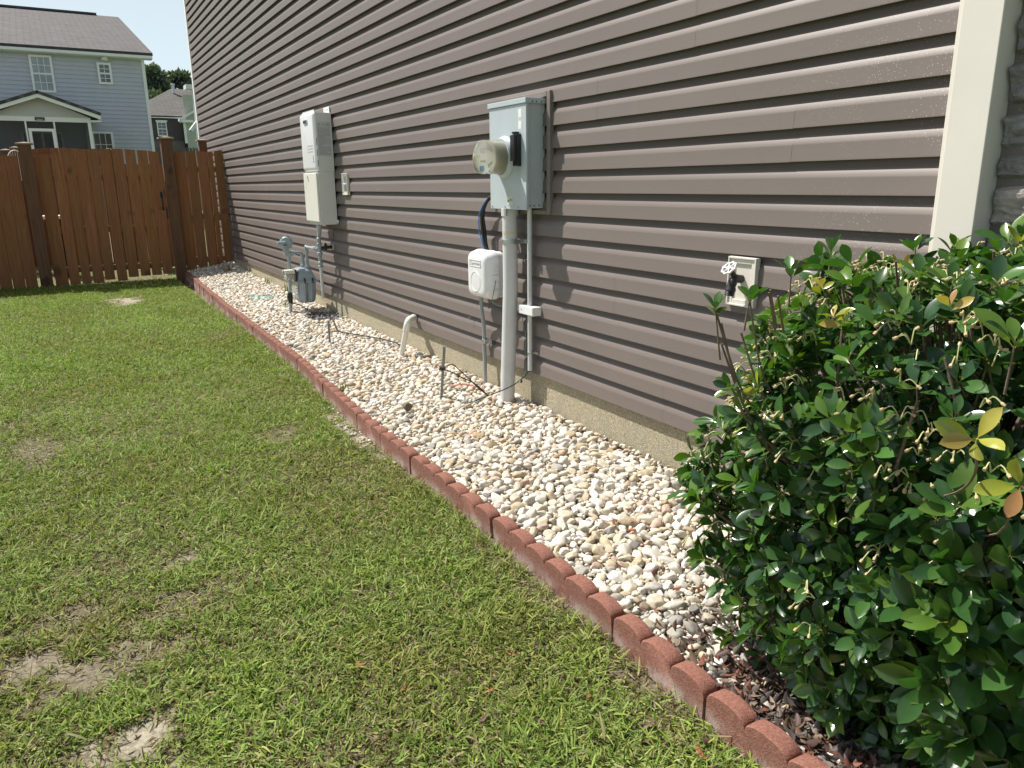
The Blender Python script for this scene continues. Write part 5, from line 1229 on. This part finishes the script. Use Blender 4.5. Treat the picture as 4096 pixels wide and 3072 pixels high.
for a, b in ((wx0-.42, wx0-.03), (wx1+.03, wx1+.42)):
    w = MB(); w.box((a, FH-.055, wz0-.02), (b, FH-.022, wz1)); w.build('shutter', ms_, fh)
# third house fragment by the corner
th = thing('house', (3.2, 40, -.4), 'sliver of another pale house with small gable beside the near house corner', 'house')
q = lambda X, z, Y: (-2.309+(X+2.309)*Y/42, Y, 1.075+(z-1.075)*Y/42)
a = q(3.88, 6.0, 40); b_ = q(4.6, 6.4, 40); w = MB(); w.prism([(a[0], a[2]-.05), (b_[0]+2, a[2]-.05), (b_[0]+2, a[2]+2.0), (b_[0]+.6, a[2]+1.0)], lambda u, v, t: (u, t, v), 40, 40.8); w.build('roof', MT['shingle2'], th)
w = MB(); w.box((a[0], 39.95, a[2]-.25), (b_[0]+2, 40.75, a[2]-.06)); w.build('fascia', MT['white'], th)
c_ = q(4.22, 4, 40); w = MB(); lapwall(w, c_[0], c_[0]+4, 40.2, -.4, a[2]-.26, .17, .02); w.build('siding', simple('cream_siding', (.66, .65, .60), .6, .04, 2), th)
w = MB(); w.box((c_[0]-.06, 40.14, -.4), (c_[0]+.05, 40.18, a[2]-.26)); w.build('corner_trim', MT['white'], th)
d_ = q(4.03, 4.05, 38.6); w = MB(); w.prism([(d_[0], d_[2]-.12), (d_[0]+.34, d_[2]+.30), (d_[0]+1.4, d_[2]+.30), (d_[0]+1.4, d_[2]+.18), (d_[0]+.38, d_[2]+.16), (d_[0]+.1, d_[2]-.22)], lambda u, v, t: (u, t, v), 39.6, 40.1); w.build('small_gable', MT['white'], th)
# more dark picket fence far away
ff = thing('distant_fence', (3.5, 50, -.4), 'grey distant board fence low in front of the dark plum house', 'fence')
w = MB(); boards(w, [1.2+.16*k for k in range(50)], lambda x: kz(2.98, 50/42)+.04*math.sin(x*40), lambda x: -.4, 50, seed=19, gap=.03); w.build('boards', simple('grey_boards', (.12, .115, .11), .8, .2, 4), ff)

# trees behind
def tree(name, base, h, rx, rz, n, ls, cols, label, seed, pine=False):
    t = thing(name, base, label, 'tree', 'trees behind the far house'); rs = np.random.RandomState(seed); w = MB(); rr = random.Random(seed)
    bx, by, bz = base; w.tube([(bx, by, bz), (bx+.2, by, bz+h*.5), (bx, by, bz+h*.93)], [.35, .25, .06], 8)
    cl = []
    for i in range(46 if not pine else 30):
        a = rs.uniform(0, 6.28); u = rs.uniform(-.9, 1); rad = math.sqrt(max(0, 1-u*u))*rs.uniform(.35, 1.0)
        c = np.array([bx+math.cos(a)*rad*rx, by+math.sin(a)*rad*rx, bz+h-rz+u*rz]); cl.append(c)
        if i % 2 == 0: w.tube([(bx, by, c[2]-rz*.35), tuple(c)], [.10, .03], 5)
    w.build('trunk', MT['bark'], t, smooth=True)
    P = []; D = []
    for c in cl:
        m_ = int(n/len(cl)); d = rs.normal(0, 1, (m_, 3)); d /= np.linalg.norm(d, axis=1, keepdims=True)
        s_ = rx*rs.uniform(.18, .32); P.append(c+d*s_*np.array([1, 1, .75])*rs.uniform(.4, 1.0, (m_, 1))); D.append(d+rs.normal(0, .6, (m_, 3))+(np.array([0, 0, 1.2]) if pine else 0))
    P = np.concatenate(P); D = np.concatenate(D); m_ = len(P); U = rs.normal(0, 1, (m_, 3)); c = np.array(cols)[rs.randint(0, len(cols), m_)]*rs.uniform(.7, 1.3, (m_, 1))
    leaves_mesh('crown', P, D, U, ls*rs.uniform(.6, 1.3, m_), c, MT['treeleaf'], t, leaf_template(2, .55 if not pine else .16, .1, .1))
tc1 = [(.16, .19, .15), (.19, .22, .17), (.22, .25, .19), (.12, .15, .115)]
tree('broadleaf_tree', (6.6, 80, -.4), 11.6, 2.9, 4.6, 16000, .42, tc1, 'rounded green tree right against the blue house corner', 1)
tree('broadleaf_tree', (9.6, 84, -.4), 11.9, 2.9, 4.8, 16000, .42, tc1, 'green tree between the rounded tree and the pine', 2)
tree('broadleaf_tree', (12.4, 88, -.4), 11.2, 2.6, 4.6, 12000, .42, tc1, 'lower dark green tree just left of the pine trunk', 4)
tree('pine_tree', (11.6, 78, -.4), 12.2, 1.5, 3.6, 6000, .55, [(.08, .12, .07), (.10, .15, .08)], 'spiky pine top beside the near house corner', 3, True)
